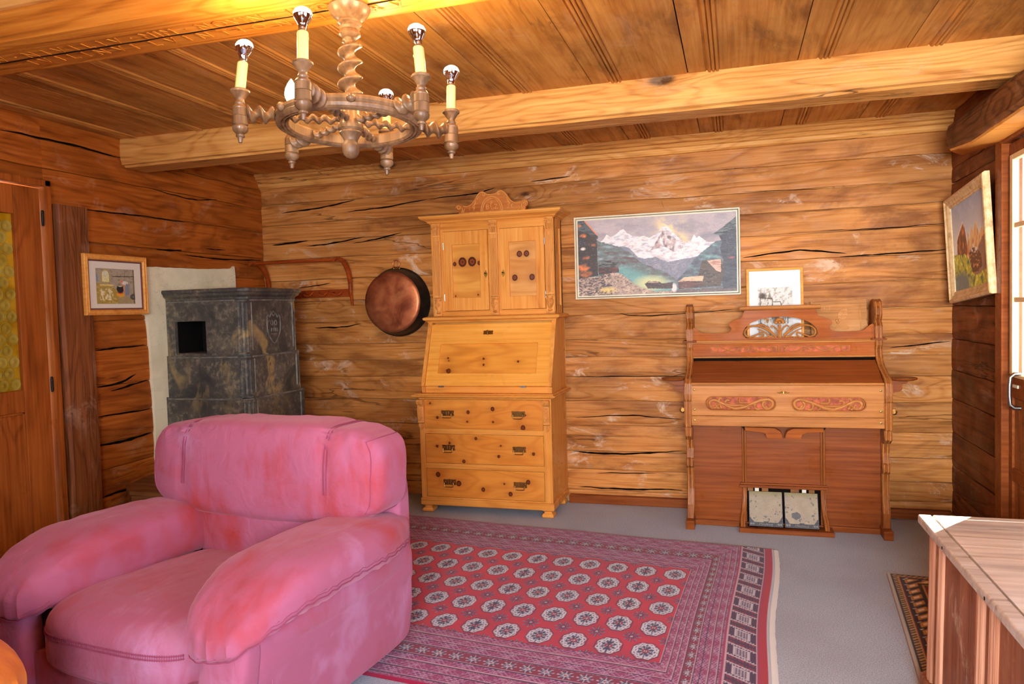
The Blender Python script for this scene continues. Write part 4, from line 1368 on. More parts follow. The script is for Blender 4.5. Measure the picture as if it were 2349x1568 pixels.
# sloping fall board with nosing
p0, p1 = (fy + 0.002, 0.848), (-0.245, 0.958)
b = MB().plate([(p0[0], p0[1]), (p1[0], p1[1]), (p1[0] + 0.004, p1[1] - 0.016), (p0[0] + 0.01, p0[1] - 0.014)], [], lambda a, z, d: (d, a, z), IL + 0.002, IR - 0.002)
fbd = make('fall_board', b, M_wal, org, bevel=0.002)
b = MB().tube([(IL + 0.002, fy - 0.002, 0.847), (IR - 0.002, fy - 0.002, 0.847)], 0.0075, 10)
b.box(IL + 0.002, IR - 0.002, fy - 0.001, fy + 0.02, 0.832, 0.846)
make('nosing', b, M_wal_l, fbd)
make('fall_gap_shade', MB().box(IL + 0.01, IR - 0.01, -0.222, -0.215, 0.955, 0.976).box(0.37, 0.43, -0.232, -0.225, 0.962, 0.966), M_black, fbd)  # black strips stand in for the shaded gap behind the fall board
# carved frieze and shelf
zy = -0.232
b = MB().plate([(IL, 0.980), (IR, 0.980), (IR, 1.062), (IL, 1.062)], [[(-0.150, 1.006), (0.630, 1.006), (0.630, 1.044), (-0.150, 1.044)]], lambda a, z, d: (a, zy - d, z), -0.014, 0.0)
fz = make('frieze_board', b, M_wal_g, org, bevel=0.002)
make('red_cloth', MB().box(-0.155, 0.635, zy + 0.006, zy + 0.012, 1.0, 1.05), M_redcloth, fz)
b = MB()
cxf = 0.240
for s_ in (-1, 1):
    F = lambda a, z, d, s_=s_: (cxf + s_ * a, zy + 0.003 - d, 1.025 + z)
    for pts_, w0, w1 in [([(0.388, 0.012), (0.372, -0.010), (0.350, -0.014), (0.340, 0.004), (0.352, 0.012)], .0035, .003), ([(0.388, 0.015), (0.34, 0.016), (0.30, 0.0), (0.26, -0.012), (0.22, -0.006), (0.20, 0.010)], .003, .004),
                         ([(0.31, -0.014), (0.28, -0.004), (0.25, 0.012), (0.21, 0.016), (0.16, 0.006), (0.11, -0.012), (0.075, -0.016)], .003, .004), ([(0.19, -0.014), (0.165, -0.006), (0.17, 0.008)], .003, .0035),
                         ([(0.15, 0.014), (0.10, 0.015), (0.05, 0.006), (0.03, 0.014)], .003, .0045), ([(0.05, 0.012), (0.035, -0.006), (0.045, -0.014)], .004, .003), ([(0.02, 0.014), (0.012, -0.002), (0.015, -0.016)], .005, .002),
                         ([(0.30, 0.014), (0.28, 0.006), (0.285, -0.006)], .0035, .002), ([(0.13, -0.016), (0.12, -0.004), (0.13, 0.006)], .0035, .002)]:
        P = catmull([(a, z, 0) for a, z in pts_], 4)
        b.tube([F(p.x, p.y, 0) for p in P], [w0 + (w1 - w0) * i / (len(P) - 1) for i in range(len(P))], 6)
b.tube([(cxf, zy, 1.042), (cxf, zy - 0.002, 1.025), (cxf, zy, 1.008)], [0.006, 0.005, 0.002], 8)
make('frieze_carving', b, M_wal_l, fz)
b = MB()
for z, r in ((0.979, 0.006), (1.064, 0.005), (1.073, 0.006)):
    b.tube([(IL, zy - 0.004, z), (IR, zy - 0.004, z)], r, 10)
b.box(IL, IR, -0.236, -0.045, 1.060, 1.072)
make('shelf', b, M_wal_l, org)
# pierced top board
def symm(h):
    P = catmull([(a, z, 0) for a, z in h], 5)
    return [(cxt + p.x, p.y) for p in P] + [(cxt - p.x, p.y) for p in reversed(P)]
cxt = 0.249
h = [(0.507, 1.072), (0.507, 1.150), (0.490, 1.158), (0.468, 1.140), (0.445, 1.124), (0.40, 1.120), (0.32, 1.120), (0.285, 1.128), (0.272, 1.150), (0.286, 1.168), (0.280, 1.185), (0.25, 1.200), (0.215, 1.212), (0.205, 1.235), (0.195, 1.255)]
outer = symm(h)
# lower straight corners
hole = [(cxt + 0.208 * math.cos(t), 1.105 + 0.108 * math.sin(t) ** 0.85) for t in np.linspace(0.02, PI - 0.02, 26)]
hole = [(cxt + 0.19, 1.090)] + hole + [(cxt - 0.19, 1.090)]
by = -0.215
b = MB().plate(outer, [hole], lambda a, z, d: (a, by - d, z), -0.014, 0.0)
tb = make('pierced_top_board', b, M_wal_g, org, bevel=0.002)
b = MB()
for s_ in (-1, 1):
    F = lambda a, z, d, s_=s_: (cxt + s_ * a, by + 0.004 - d, z)
    for pts_, w0, w1 in [
        ([(0.020, 1.092), (0.035, 1.110), (0.075, 1.140), (0.12, 1.160), (0.165, 1.158), (0.195, 1.132), (0.190, 1.104), (0.165, 1.094)], .006, .0055),
        ([(0.165, 1.094), (0.13, 1.108), (0.10, 1.120), (0.095, 1.105), (0.110, 1.092)], .0055, .0045),
        ([(0.14, 1.160), (0.10, 1.168), (0.065, 1.150), (0.05, 1.130), (0.022, 1.105)], .0055, .005),
        ([(0.030, 1.092), (0.055, 1.100), (0.09, 1.128), (0.125, 1.142)], .006, .003),
        ([(0.006, 1.100), (0.010, 1.125), (0.024, 1.150), (0.044, 1.160), (0.052, 1.150)], .005, .003),
        ([(0.045, 1.092), (0.065, 1.094), (0.078, 1.092)], .005, .003)]:
        P = catmull([(a, z, 0) for a, z in pts_], 5)
        b.tube([F(p.x, p.y, 0) for p in P], [w0 + (w1 - w0) * i / (len(P) - 1) for i in range(len(P))], 8, flat=((0, 1, 0), 1.1))
F = lambda a, z, d: (cxt + a, by + 0.003 - d, z)
b.tube([F(-0.07, 1.178, 0), F(-0.06, 1.196, 0), F(-0.075, 1.204, 0), F(-0.085, 1.196, 0)], 0.005, 8)
b.tube([F(0, 1.09, 0), F(0, 1.13, 0), F(0, 1.165, 0)], [0.012, 0.007, 0.009], 8)
for k in range(7):
    a0 = PI * (k / 6.0)
    b.ball(F(0.020 * math.cos(a0), 1.180 + 0.018 * math.sin(a0), 0.003), 0.0105, 10)
b.ball(F(0, 1.180, 0.006), 0.010, 10)
make('fretwork', b, M_wal_l, tb)
b = MB()
b.plate([(-0.250, 1.254), (-0.262, 1.258), (-0.268, 1.268), (-0.266, 1.276), (-0.250, 1.279), (-0.16, 1.279), (-0.16, 1.254)], [], lambda a, z, d: (d, a + 0.02, z), cxt - 0.222, cxt + 0.222)
make('top_shelf', b, M_wal_l, org, bevel=0.0015)
# pedal frame
px0, px1 = 0.038, 0.460
for x in (px0, px1):
    b = MB()
    for q, r in ((-0.007, .006), (0.007, .006)):
        b.tube([(x + q, -0.381, 0.592), (x + q, -0.381, 0.25)], r, 8)
        sx = -0.012 if x == px0 else 0.012
        b.tube([tuple(p) for p in catmull([(x + q, -0.386, 0.25), (x + q, -0.390, 0.19), (x + q + sx * 0.3, -0.41, 0.12), (x + q + sx, -0.445, 0.06), (x + q + sx, -0.468, 0.02)], 5)], r * 1.2, 8)
    sx = -0.012 if x == px0 else 0.012
    b.plate([(-0.376, 0.235), (-0.392, 0.235), (-0.396, 0.17), (-0.43, 0.09), (-0.470, 0.02), (-0.376, 0.02)], [], lambda a, z, d: (x + sx * max(0, (0.2 - z) / 0.2) + d, a, z), -0.011, 0.011)
    make('pedal_post', b, M_wal_v, org, bevel=0.001)
make('pedal_shelf', MB().box(px0 - 0.028, px1 + 0.028, -0.402, -0.374, 0.236, 0.252).box(px0 - 0.024, px1 + 0.024, -0.394, -0.374, 0.252, 0.262), M_wal, org, bevel=0.003)
make('pedal_board', MB().box(px0 - 0.032, px1 + 0.045, -0.500, -0.385, 0.0, 0.026), M_wal, org, bevel=0.002)
make('pedal_shade_sheet', MB().box(px0 + 0.012, px1 - 0.012, -0.3755, -0.3752, 0.026, 0.236), M_black, org)  # thin black sheet on the panel, painted shade behind the pedals
for x, w_, m_ in ((0.07, .03, 0), (0.105, .022, 1), (0.15, .035, 0), (0.31, .045, 0), (0.36, .022, 1), (0.40, .03, 0)):
    make('bellows_strap', MB().box(x - w_ / 2, x + w_ / 2, -0.384, -0.376, 0.214, 0.232), M_mat if m_ else M_box, org)
def pedal_paint(seed):
    def f(u, v):
        img = np.ones(u.shape + (3,)) * C((142, 126, 104))
        n = fbm(u * 6 + seed, v * 7 + seed, 5)
        img = blend(img, 0.8 * (n - 0.3), (176, 158, 130))
        img = blend(img, 0.7 * np.clip((0.16 - v) / 0.14, 0, 1), (112, 104, 52))
        d = np.minimum(np.minimum(u, 1 - u), 1 - v)
        worn = fbm(u * 14 + seed * 3, v * 14, 4)
        img = blend(img, ((worn > 0.70) & (d < 0.30) & (v > 0.08)) * 0.6, (58, 56, 62))
        if seed > 4:
            img = blend(img, (((u - 0.34) / 0.17) ** 2 + ((v - 0.66) / 0.12) ** 2 + worn * 0.9 < 1.2) * 0.8, (62, 62, 70))
        edge = (v > 0.88) | (u < 0.015) | (u > 0.985)
        for cx_ in (0, 1):
            edge |= (np.abs(u - cx_) / 0.24 + (0.98 - v) / 0.27 + 0.35 * (worn - 0.5) < 1) & (v > 0.7)
        edge |= (np.abs(u - 0.5) < 0.07) & (v > 0.86)
        img = blend(img, edge * 1.0, (38, 36, 42))
        for cx_ in (0.06, 0.13, 0.87, 0.94):
            r = np.sqrt((u - cx_) ** 2 + ((v - 0.93) * 1.15) ** 2)
            img = blend(img, (np.abs(r - 0.022) < 0.008) * 0.8, (150, 144, 138))
        img = blend(img, edge * (fbm(u * 60, v * 60, 2) > 0.62) * 0.5, (110, 106, 106))
        return img
    return f
for j, (xa, xb) in enumerate(((0.060, 0.241), (0.252, 0.430))):
    yt, zt, yb_, zb = -0.392, 0.214, -0.470, 0.034
    b = MB().plate([(yt, zt), (yb_, zb), (yb_ + 0.008, zb - 0.004), (yt + 0.010, zt - 0.004)], [], lambda a, z, d: (d, a, z), xa, xb)
    pd = make('foot_pedal', b, M_iron, org)
    hh_ = math.hypot(yt - yb_, zt - zb)
    painted('pedal_plate', xb - xa, hh_, 0.0016, pedal_paint(2.0 + 5 * j),
            lambda U, V, xa=xa: (xa + U, yt - 0.0012 + (yb_ - yt) * V / hh_, zt + 0.0005 + (zb - zt) * V / hh_), M_pedal, pd)
    b = MB()
    sy, sz = (yb_ - yt) / hh_, (zb - zt) / hh_
    def pf(a, q, d, xa=xa, xb=xb):
        V = hh_ * 0.935 - q
        return ((xa + xb) / 2 + a, yt + sy * V - 0.0016 - d * 0.92, zt + sz * V + 0.0005 + d * 0.4)
    text_mb(b, 'Mannborg', 0.018, pf, 0.001, spacing=0.95)
    make('pedal_lettering', b, M_stone_e, pd)
# knee levers
for s_, x in ((1, 0.045), (-1, 0.455)):
    pts_ = [(0.0, 0.602), (0.155, 0.602), (0.185, 0.585), (0.196, 0.565), (0.196, 0.545), (0.118, 0.545), (0.108, 0.568), (0.085, 0.580), (0.0, 0.584)]
    P = [pts_[0], pts_[1]] + [(p.x, p.y) for p in catmull([(a, z, 0) for a, z in pts_[1:4]], 4)[1:]] + pts_[4:]
    b = MB().plate(P, [], lambda a, z, d: (x + s_ * a, -0.462 - d, z - 0.006), -0.010, 0.012)
    kl = make('knee_lever', b, M_wal_g, org, bevel=0.003)
    b = MB().tube([(x - s_ * 0.004, -0.425, 0.604), (x - s_ * 0.012, -0.425, 0.592), (x - s_ * 0.004, -0.425, 0.578), (x + s_ * 0.016, -0.425, 0.576)], 0.0035, 8).ball((x - s_ * 0.010, -0.427, 0.591), 0.007, 10)
    make('lever_hinge', b, M_iron, kl)

# ================================================================== SOAPSTONE STOVE
stv = thing('soapstone_stove', (-3.10, -0.78, 0), 'dark soapstone block stove with a square baking niche, in the corner', 'stove')
def tier(name, x1, y0, y1, z0, z1, hole=None, depth=0.26):
    b = MB()
    ch = 0.050
    xf = x1
    outer = [(-3.372, z0), (xf - ch, z0), (xf - ch, z1), (-3.372, z1)]
    b.plate(outer, [hole] if hole else [], lambda a, z, d: (a, y0 + d, z), 0.0, 0.03)          # front face
    b.plate([(y0 + ch, z0), (y1, z0), (y1, z1), (y0 + ch, z1)], [], lambda a, z, d: (xf - d, a, z), 0.0, 0.03)
    b.plate([(xf - ch, y0), (xf, y0 + ch), (xf - 0.03, y0 + ch + 0.02), (xf - ch - 0.02, y0 + 0.03)], [], lambda a, c_, d: (a, c_, d), z0, z1)
    b.box(-3.372, -3.34, y0 + 0.03, y1, z0, z1)
    b.box(-3.34, xf - 0.03, y1 - 0.03, y1, z0, z1)
    b.box(-3.34, xf - 0.03, y0 + 0.03, y1 - 0.03, z1 - 0.03, z1)
    b.box(-3.34, xf - 0.03, y0 + 0.03, y1 - 0.03, z0, z0 + 0.02)
    return make(name, b, M_stone, stv, bevel=0.005)
nz = [(-3.318, 1.083), (-3.092, 1.083), (-3.092, 1.283), (-3.318, 1.283)]
t1 = tier('lower_tier', -2.775, -1.085, -0.505, 0.075, 0.815)
t2 = tier('middle_tier', -2.798, -1.065, -0.515, 0.815, 1.068)
t3 = tier('upper_tier', -2.815, -1.052, -0.52, 1.068, 1.415, nz)
nb = MB().box(-3.33, -3.08, -0.80, -0.79, 1.075, 1.29).box(-3.33, -3.32, -1.02, -0.79, 1.075, 1.29).box(-3.09, -3.08, -1.02, -0.79, 1.075, 1.29).box(-3.33, -3.08, -1.02, -0.79, 1.07, 1.082).box(-3.33, -3.08, -1.02, -0.79, 1.284, 1.295)
make('baking_niche', nb, M_iron, t3)
make('plinth', MB().box(-3.372, -2.745, -1.115, -0.50, 0.0, 0.075), M_stone, stv, bevel=0.012)
b = MB()
def ringz(o_, z):
    ch = 0.045
    x1, y0, y1 = -2.815 + o_, -1.052 - o_, -0.52 + o_
    return [(-3.372, y0, z), (x1 - ch, y0, z), (x1, y0 + ch, z), (x1, y1, z), (-3.372, y1, z)]
b.rings([ringz(0.0, 1.405), ringz(0.006, 1.412), ringz(0.008, 1.424), ringz(0.024, 1.436), ringz(0.030, 1.452), ringz(0.038, 1.456), ringz(0.040, 1.470), ringz(0.034, 1.478)], smooth=False)
make('cornice', b, M_stone, stv, bevel=0.003)
# pilaster on the chamfered corner, one per tier
for tr, (x1, y0, z0, z1) in zip((t1, t2, t3), ((-2.775, -1.085, 0.09, 0.805), (-2.798, -1.065, 0.825, 1.058), (-2.815, -1.052, 1.078, 1.40))):
    b = MB()
    c_ = Vector((x1 - 0.025, y0 + 0.025, 0)); n_ = Vector((1, -1, 0)).normalized(); t_ = Vector((1, 1, 0)).normalized()
    for q, r in ((-0.024, 0.006), (0.0, 0.014), (0.024, 0.006)):
        p = c_ + t_ * q + n_ * 0.002
        b.tube([(p.x, p.y, z0), (p.x, p.y, z1)], r, 10)
    for z in (z0, z1 - 0.012):
        b.box(c_.x - 0.028, c_.x + 0.030, c_.y - 0.030, c_.y + 0.028, z, z + 0.012)
    make('corner_pilaster', b, M_stone, tr, bevel=0.001)
    b = MB()
    b.tube([(-3.36, y0 - 0.002, z1 + 0.004), (x1 - 0.06, y0 - 0.002, z1 + 0.004)], 0.005, 8)
    b.tube([(x1 + 0.001, y0 + 0.06, z1 + 0.004), (x1 + 0.001, -0.51, z1 + 0.004)], 0.005, 8)
    b.tube([(x1 + 0.001, y0 + 0.075, z0 + 0.02), (x1 + 0.001, y0 + 0.075, z1 - 0.01)], 0.004, 8)
    b.tube([(x1 + 0.001, -0.545, z0 + 0.02), (x1 + 0.001, -0.545, z1 - 0.01)], 0.006, 8)
    make('edge_bead', b, M_stone_e, tr)
# shield in relief on the upper side panel
b = MB()
def sf(a, z, d):
    return (-2.814 + d, -0.755 + a, 1.235 + z)
shp = [(0, -0.105), (0.045, -0.065), (0.068, -0.02), (0.070, 0.05), (0.058, 0.075), (0.040, 0.062), (0.024, 0.085), (0, 0.070)]
full = shp + [(-a, z) for a, z in reversed(shp[1:-1])]
P = catmull([(a, z, 0) for a, z in full], 4, True)
b.tube([sf(p.x, p.y, 0.001) for p in P], 0.004, 6, closed=True)
b.tube([sf(a, z, 0.001) for a, z in ((-0.03, -0.045), (0.03, -0.045))], 0.003, 6)
for a in (-0.02, 0.02):
    b.tube([sf(a + 0.012 * math.cos(t), 0.025 + 0.016 * math.sin(t), 0.001) for t in np.linspace(0, 2 * PI, 10, endpoint=False)], 0.0025, 6, closed=True)
for a in (-0.028, -0.008, 0.012, 0.030):
    b.tube([sf(a, -0.030, 0.001), sf(a + 0.003, -0.008, 0.001)], 0.0025, 6)
b.tube([sf(p[0], p[1], 0.001) for p in ((-0.03, 0.095), (-0.012, 0.088), (0, 0.10), (0.012, 0.088), (0.03, 0.095))], 0.003, 6)
make('shield_relief', b, M_stone_e, t3)

# ================================================================== COAT RACK on the back wall
rk = thing('coat_rack', (-3.0, -0.01, 1.55), 'reddish bentwood coat rack on the log wall above the stove', 'coat rack')
xL_, xR_ = -3.335, -2.655
for x in (xL_, xR_):
    P = catmull([(x, -0.262, 1.672), (x, -0.235, 1.688), (x, -0.18, 1.688), (x, -0.115, 1.665), (x, -0.065, 1.61), (x, -0.040, 1.54), (x, -0.035, 1.46), (x, -0.022, 1.395), (x, -0.016, 1.36)], 5)
    n_ = len(P)
    b = MB().tube([tuple(p) for p in P], [0.009 + 0.009 * math.sin(PI * min(1, i / n_ * 1.15)) for i in range(n_)], 10)
    make('bracket', b, M_rack, rk)
make('rail', MB().tube([(xL_ - 0.012, -0.205, 1.684), (xR_ + 0.012, -0.205, 1.684)], 0.0115, 12), M_rack, rk)
make('board', MB().box(xL_ + 0.01, xR_ - 0.01, -0.026, -0.006, 1.425, 1.482), M_rack, rk, bevel=0.004)
for x in (-3.22, -3.0, -2.88, -2.76):
    b = MB().tube([tuple(p) for p in catmull([(x - 0.035, -0.028, 1.462), (x - 0.028, -0.055, 1.450), (x, -0.052, 1.440), (x + 0.028, -0.058, 1.447), (x + 0.036, -0.032, 1.468)], 5)],
                  0.0075, 8)
    make('peg', b, M_rack, rk)

# ================================================================== COPPER PAN
pan = thing('copper_pan', (-2.298, -0.02, 1.385), 'large round copper cheese pan hanging on the log wall beside the secretary', 'pan')
cy, rz_ = -2.290, 1.375
b = MB().lathe([(0.0005, -0.128), (0.10, -0.131), (0.19, -0.128), (0.206, -0.122), (0.212, -0.113)], (cy, 0, rz_), 'y', 64)
make('pan_base', b, M_copper, pan)
b = MB().lathe([(0.2125, -0.114), (0.222, -0.085), (0.230, -0.050), (0.235, -0.028), (0.243, -0.022), (0.245, -0.014), (0.238, -0.012), (0.228, -0.030), (0.2125, -0.112)], (cy, 0, rz_), 'y', 64)
make('pan_wall', b, M_copper_d, pan)
b = MB().tube([(cy - 0.005 + 0.024 * math.cos(t), -0.022, rz_ + 0.270 + 0.026 * math.sin(t)) for t in np.linspace(0, 2 * PI, 24, endpoint=False)], 0.0042, 8, closed=True)
make('hanging_ring', b, M_copper, pan)
b = MB()
for s_ in (-1, 1):
    b.ball((cy - 0.005 + s_ * 0.022, -0.026, rz_ + 0.238), 0.010, 10, sc=(1.3, 0.6, 0.8))
b.box(cy - 0.035, cy + 0.025, -0.030, -0.016, rz_ + 0.228, rz_ + 0.244)
make('ring_mount', b, M_brass_d, pan, bevel=0.002)

# ================================================================== PICTURES
def big_painting(u, v):
    n = fbm(u * 9, v * 7, 5); n2 = fbm(u * 40, v * 26 + u * 9, 4); n3 = fbm(u * 5 + 3, v * 9, 4)
    st = fbm(u * 90 - v * 20, v * 90 + u * 30, 3)
    img = np.ones(u.shape + (3,)) * C((176, 158, 157))
    img = blend(img, 1.3 * (n - 0.42), (150, 140, 146)); img = blend(img, 1.4 * (n3 - 0.55), (196, 184, 182))
    gl = np.exp(-((u - 0.60) / 0.075) ** 2 - ((v - 0.16) / 0.13) ** 2) + 0.7 * np.exp(-((u - 0.64) / 0.06) ** 2 - ((v - 0.32) / 0.08) ** 2)
    img = blend(img, np.clip(2.2 * gl * np.clip(3.0 * (fbm(u * 13 + v * 4, v * 9 - u * 5, 4) - .36), 0, 1), 0, .9), (240, 206, 146))
    img = blend(img, np.clip(2.5 * (fbm(u * 6 + 4, v * 7, 4) - .54), 0, .7) * (v < .4), (122, 118, 128))
    ridge = [(0, .4), (.13, .31), (.165, .27), (.19, .20), (.215, .24), (.245, .215), (.275, .16), (.30, .14), (.32, .19), (.36, .24), (.40, .25), (.43, .24), (.465, .27), (.50, .235),
             (.535, .17), (.553, .125), (.562, .15), (.575, .13), (.60, .18), (.63, .25), (.67, .33), (.70, .36), (.725, .335), (.745, .265), (.76, .31), (.775, .285), (.80, .33), (.835, .37), (.88, .37), (1, .45)]
    jag = v + 0.02 * (n2 - 0.5)
    m = below(u, jag, ridge)
    snow = np.ones(u.shape + (3,)) * C((224, 218, 216))
    sh = fbm(u * 26 + v * 22, v * 30 - u * 12, 4)
    snow = blend(snow, 2.2 * (sh - 0.50), (150, 142, 158)); snow = blend(snow, 2.0 * (fbm(u * 40, v * 30, 4) - 0.58), (178, 132, 122))
    img = blend(img, m * 1.0, snow)
    pk = inpoly(u, v, [(.553, .13), (.60, .24), (.68, .42), (.62, .47), (.56, .40), (.50, .42), (.47, .44), (.51, .32), (.54, .22)])
    img = blend(img, pk * np.clip(2.4 * (fbm(u * 50, v * 16, 4) - 0.36), 0, .85), (158, 118, 112))
    img = blend(img, pk * np.clip(4 * (fbm(u * 70, v * 18 + 3, 3) - 0.56), 0, .8), (92, 80, 84))
    r2 = [(0, .26), (.13, .27), (.20, .34), (.27, .36), (.33, .38), (.39, .52), (.43, .54), (.50, .52), (.58, .60), (.63, .58), (.70, .56), (.76, .54), (1, .3)]
    m = below(u, v + 0.03 * (n2 - 0.5), r2)
    hill = np.ones(u.shape + (3,)) * C((120, 122, 136))
    hill = blend(hill, 2 * (n2 - 0.45), (158, 150, 156)); hill = blend(hill, 2.5 * (st - 0.55), (96, 88, 92))
    img = blend(img, m * 1.0, hill)
    m = below(u, v + 0.04 * (n2 - 0.5), [(0, .27), (.12, .27), (.22, .34), (.27, .37), (.33, .44), (.40, .57), (.48, .66), (.56, .72), (.62, .80), (.66, .86), (1, 1.2)])
    left = np.ones(u.shape + (3,)) * C((96, 108, 106))
    left = blend(left, 3.0 * (fbm(u * 12 + v * 8, v * 26 - u * 8, 4) - 0.45), (92, 66, 68)); left = blend(left, 3.0 * (fbm(u * 14 + v * 14 + 5, v * 24 - u * 9, 4) - 0.5), (140, 160, 160))
    vs_ = v - np.interp(u, [0, .33, .6], [.48, .60, .84])
    left = blend(left, np.clip(vs_ * 9, 0, .8), (100, 156, 150)); left = blend(left, np.clip(1 - ((u - .47) / .13) ** 2 - ((v - .86) / .12) ** 2, 0, 1) * 1.2, (196, 196, 140))
    img = blend(img, m * 1.0, left)
    m = below(u, v + 0.03 * (n2 - 0.5), [(0, 2), (.58, 1.0), (.62, .86), (.68, .74), (.74, .58), (.80, .47), (.88, .36), (1, .3)])
    rt = np.ones(u.shape + (3,)) * C((92, 108, 112))
    rt = blend(rt, 3.0 * (fbm(u * 14 - v * 14, v * 24 + u * 16, 4) - 0.45), (70, 74, 84)); rt = blend(rt, 3 * (fbm(u * 18 - v * 9, v * 18 + 9, 4) - 0.52), (120, 162, 156))
    img = blend(img, m * 1.0, rt)
    fg = below(u, v + 0.03 * (n2 - 0.5), [(0, .73), (.10, .76), (.17, .72), (.23, .70), (.29, .74), (.35, .84), (.41, .92), (.5, .97), (.62, .97), (.66, .955), (1, .95)])
    f = np.ones(u.shape + (3,)) * C((168, 140, 122))
    f = blend(f, 3 * (n2 - 0.45), (206, 176, 150)); f = blend(f, 4 * (st - 0.52), (96, 82, 76)); f = blend(f, (u < .22) * np.clip(4 * (st - 0.42), 0, .8), (62, 56, 58))
    f = blend(f, np.clip(1 - ((u - .19) / .07) ** 2 - ((v - .93) / .05) ** 2, 0, 1), (222, 190, 112)); f = blend(f, (u > .6) * .8, (84, 72, 74))
    img = blend(img, fg * 1.0, f)
    img = blend(img, np.clip(1 - ((u - .615) / .022) ** 2 - ((v - .93) / .07) ** 2, 0, 1) * 1.5, (214, 204, 196))
    def house(P, body, n_=0.7, c2=(40, 34, 34)):
        nonlocal img
        q = inpoly(u + 0.004 * (n2 - 0.5), v + 0.01 * (n2 - .5), P)
        b_ = np.ones(u.shape + (3,)) * C(body)
        b_ = blend(b_, np.clip(n_ * 5 * (fbm(u * 30, v * 70, 3) - 0.48), 0, .85), c2)
        img = blend(img, q * 1.0, b_)
    house([(0, .0), (.045, .0), (.13, .20), (.135, .25), (0, .25)], (78, 84, 86)); house([(0, .12), (.07, .18), (.125, .25), (.13, .74), (0, .77)], (58, 44, 40))
    for (a, b_, w_, h_) in ((.035, .20, .032, .035), (.055, .50, .028, .035), (.03, .62, .05, .07), (.05, .71, .06, .06), (.10, .33, .02, .03), (.01, .06, .02, .03)):
        img = blend(img, np.clip(1.6 - ((u - a) / w_) ** 2 - ((v - b_) / h_) ** 2 - 1.6 * n2, 0, 1) * (u < .128), (222, 116, 58))
    img = blend(img, inpoly(u, v, [(.005, .24), (.045, .24), (.045, .33), (.005, .33)]) * .85, (48, 50, 56)); img = blend(img, np.clip(1.3 - ((u - .035) / .024) ** 2 - ((v - .375) / .03) ** 2 - n2, 0, 1) * 1.5, (226, 214, 198))
    img = blend(img, (np.abs((v - 0.0) - (u - .045) * 2.4) < .012) * (u > .045) * (u < .13), (220, 120, 74))
    house([(.13, .60), (.135, .54), (.27, .55), (.28, .60), (.26, .64), (.13, .63)], (100, 104, 104), .9); house([(.13, .63), (.265, .64), (.265, .70), (.135, .73)], (62, 42, 44), .5, (140, 66, 54))
    house([(.86, .27), (.93, .17), (1, .06), (1, .3), (.93, .30)], (92, 102, 106)); house([(.895, .29), (.93, .27), (1, .2), (1, .96), (.915, .96), (.905, .80), (.92, .60), (.90, .45), (.915, .38)], (64, 66, 74), .6, (42, 40, 48))
    img = blend(img, np.clip(1.2 - ((u - .965) / .03) ** 2 - ((v - .575) / .02) ** 2 - n2, 0, 1), (196, 76, 84))
    house([(.79, .60), (.91, .585), (.92, .78), (.90, .93), (.79, .93), (.765, .80)], (84, 66, 54)); house([(.82, .60), (.905, .59), (.905, .76), (.875, .73)], (206, 168, 146), .6, (160, 100, 80))
    house([(.64, .86), (.68, .80), (.80, .79), (.79, .86), (.70, .86)], (214, 180, 144), .4, (168, 120, 90)); house([(.64, .86), (.69, .85), (.79, .86), (.79, .94), (.645, .95)], (98, 58, 50), .7)
    house([(.43, .87), (.455, .83), (.52, .84), (.54, .87), (.61, .86), (.605, .94), (.45, .93)], (74, 50, 46), .8); house([(.445, .855), (.46, .83), (.52, .84), (.52, .86)], (180, 150, 128), .4)
    img = blend(img, 0.25 * np.clip(4 * (st - 0.66), 0, 1), (80, 74, 78)); img = blend(img, 0.3 * np.clip(4 * (fbm(u * 110, v * 90, 2) - .68), 0, 1), (236, 226, 214))
    sg = (np.abs(v - .955 - .012 * np.sin(u * 260)) < .006) * (u > .075) * (u < .215) * (fbm(u * 120, v * 3, 2) > .38)
    img = img + (255 - img) * 0.04
    return blend(img, sg * 0.9, (34, 28, 30))

def frame_bars(mb, x0, x1, z0, z1, w, fn, prof, mi=0):
    """mitred frame; prof: list of (in, height) 0..w ; fn(a, z, d)"""
    loop = []
    for (cx, cz, sx, sz) in ((x0, z0, 1, 1), (x1, z0, -1, 1), (x1, z1, -1, -1), (x0, z1, 1, -1)):
        loop.append([fn(cx + sx * i_, cz + sz * i_, h_) for i_, h_ in prof])
    loop.append(loop[0])
    mb.rings(loop, caps=False, mi=mi, smooth=False)

pt = thing('mountain_painting', (-0.482, -0.02, 1.62), 'wide oil painting of snowy alpine peaks and timber huts in a thin cream frame', 'painting', 'framed pictures on the walls')
fx = lambda a, z, d: (a, -0.004 - d, z)
P0, P1, Q0, Q1 = -1.004, 0.036, 1.353, 1.888
b = MB()
frame_bars(b, P0, P1, Q0, Q1, 0.02, fx, [(0, 0.0), (0, 0.030), (0.002, 0.033), (0.007, 0.033), (0.0085, 0.028), (0.0115, 0.014)])
make('outer_frame', b, M_cream_f, pt)
b = MB()
frame_bars(b, P0 + 0.0145, P1 - 0.0145, Q0 + 0.0145, Q1 - 0.0145, 0.02, fx, [(0, 0.0), (0, 0.024), (0.003, 0.024), (0.004, 0.020), (0.007, 0.020), (0.007, 0.0)])
make('inner_frame', b, M_cream_f, pt)
b = MB()
frame_bars(b, P0 + 0.011, P1 - 0.011, Q0 + 0.011, Q1 - 0.011, 0.02, fx, [(0, 0.0), (0, 0.013), (0.006, 0.013), (0.006, 0.0)])
make('frame_groove', b, M_grey_f, pt)
painted('canvas', P1 - P0 - 0.043, Q1 - Q0 - 0.043, 0.0022, big_painting, lambda U, V: (P0 + 0.0215 + U, -0.004 - 0.017 + 0 * U, Q1 - 0.0215 - V), M_oil, pt)

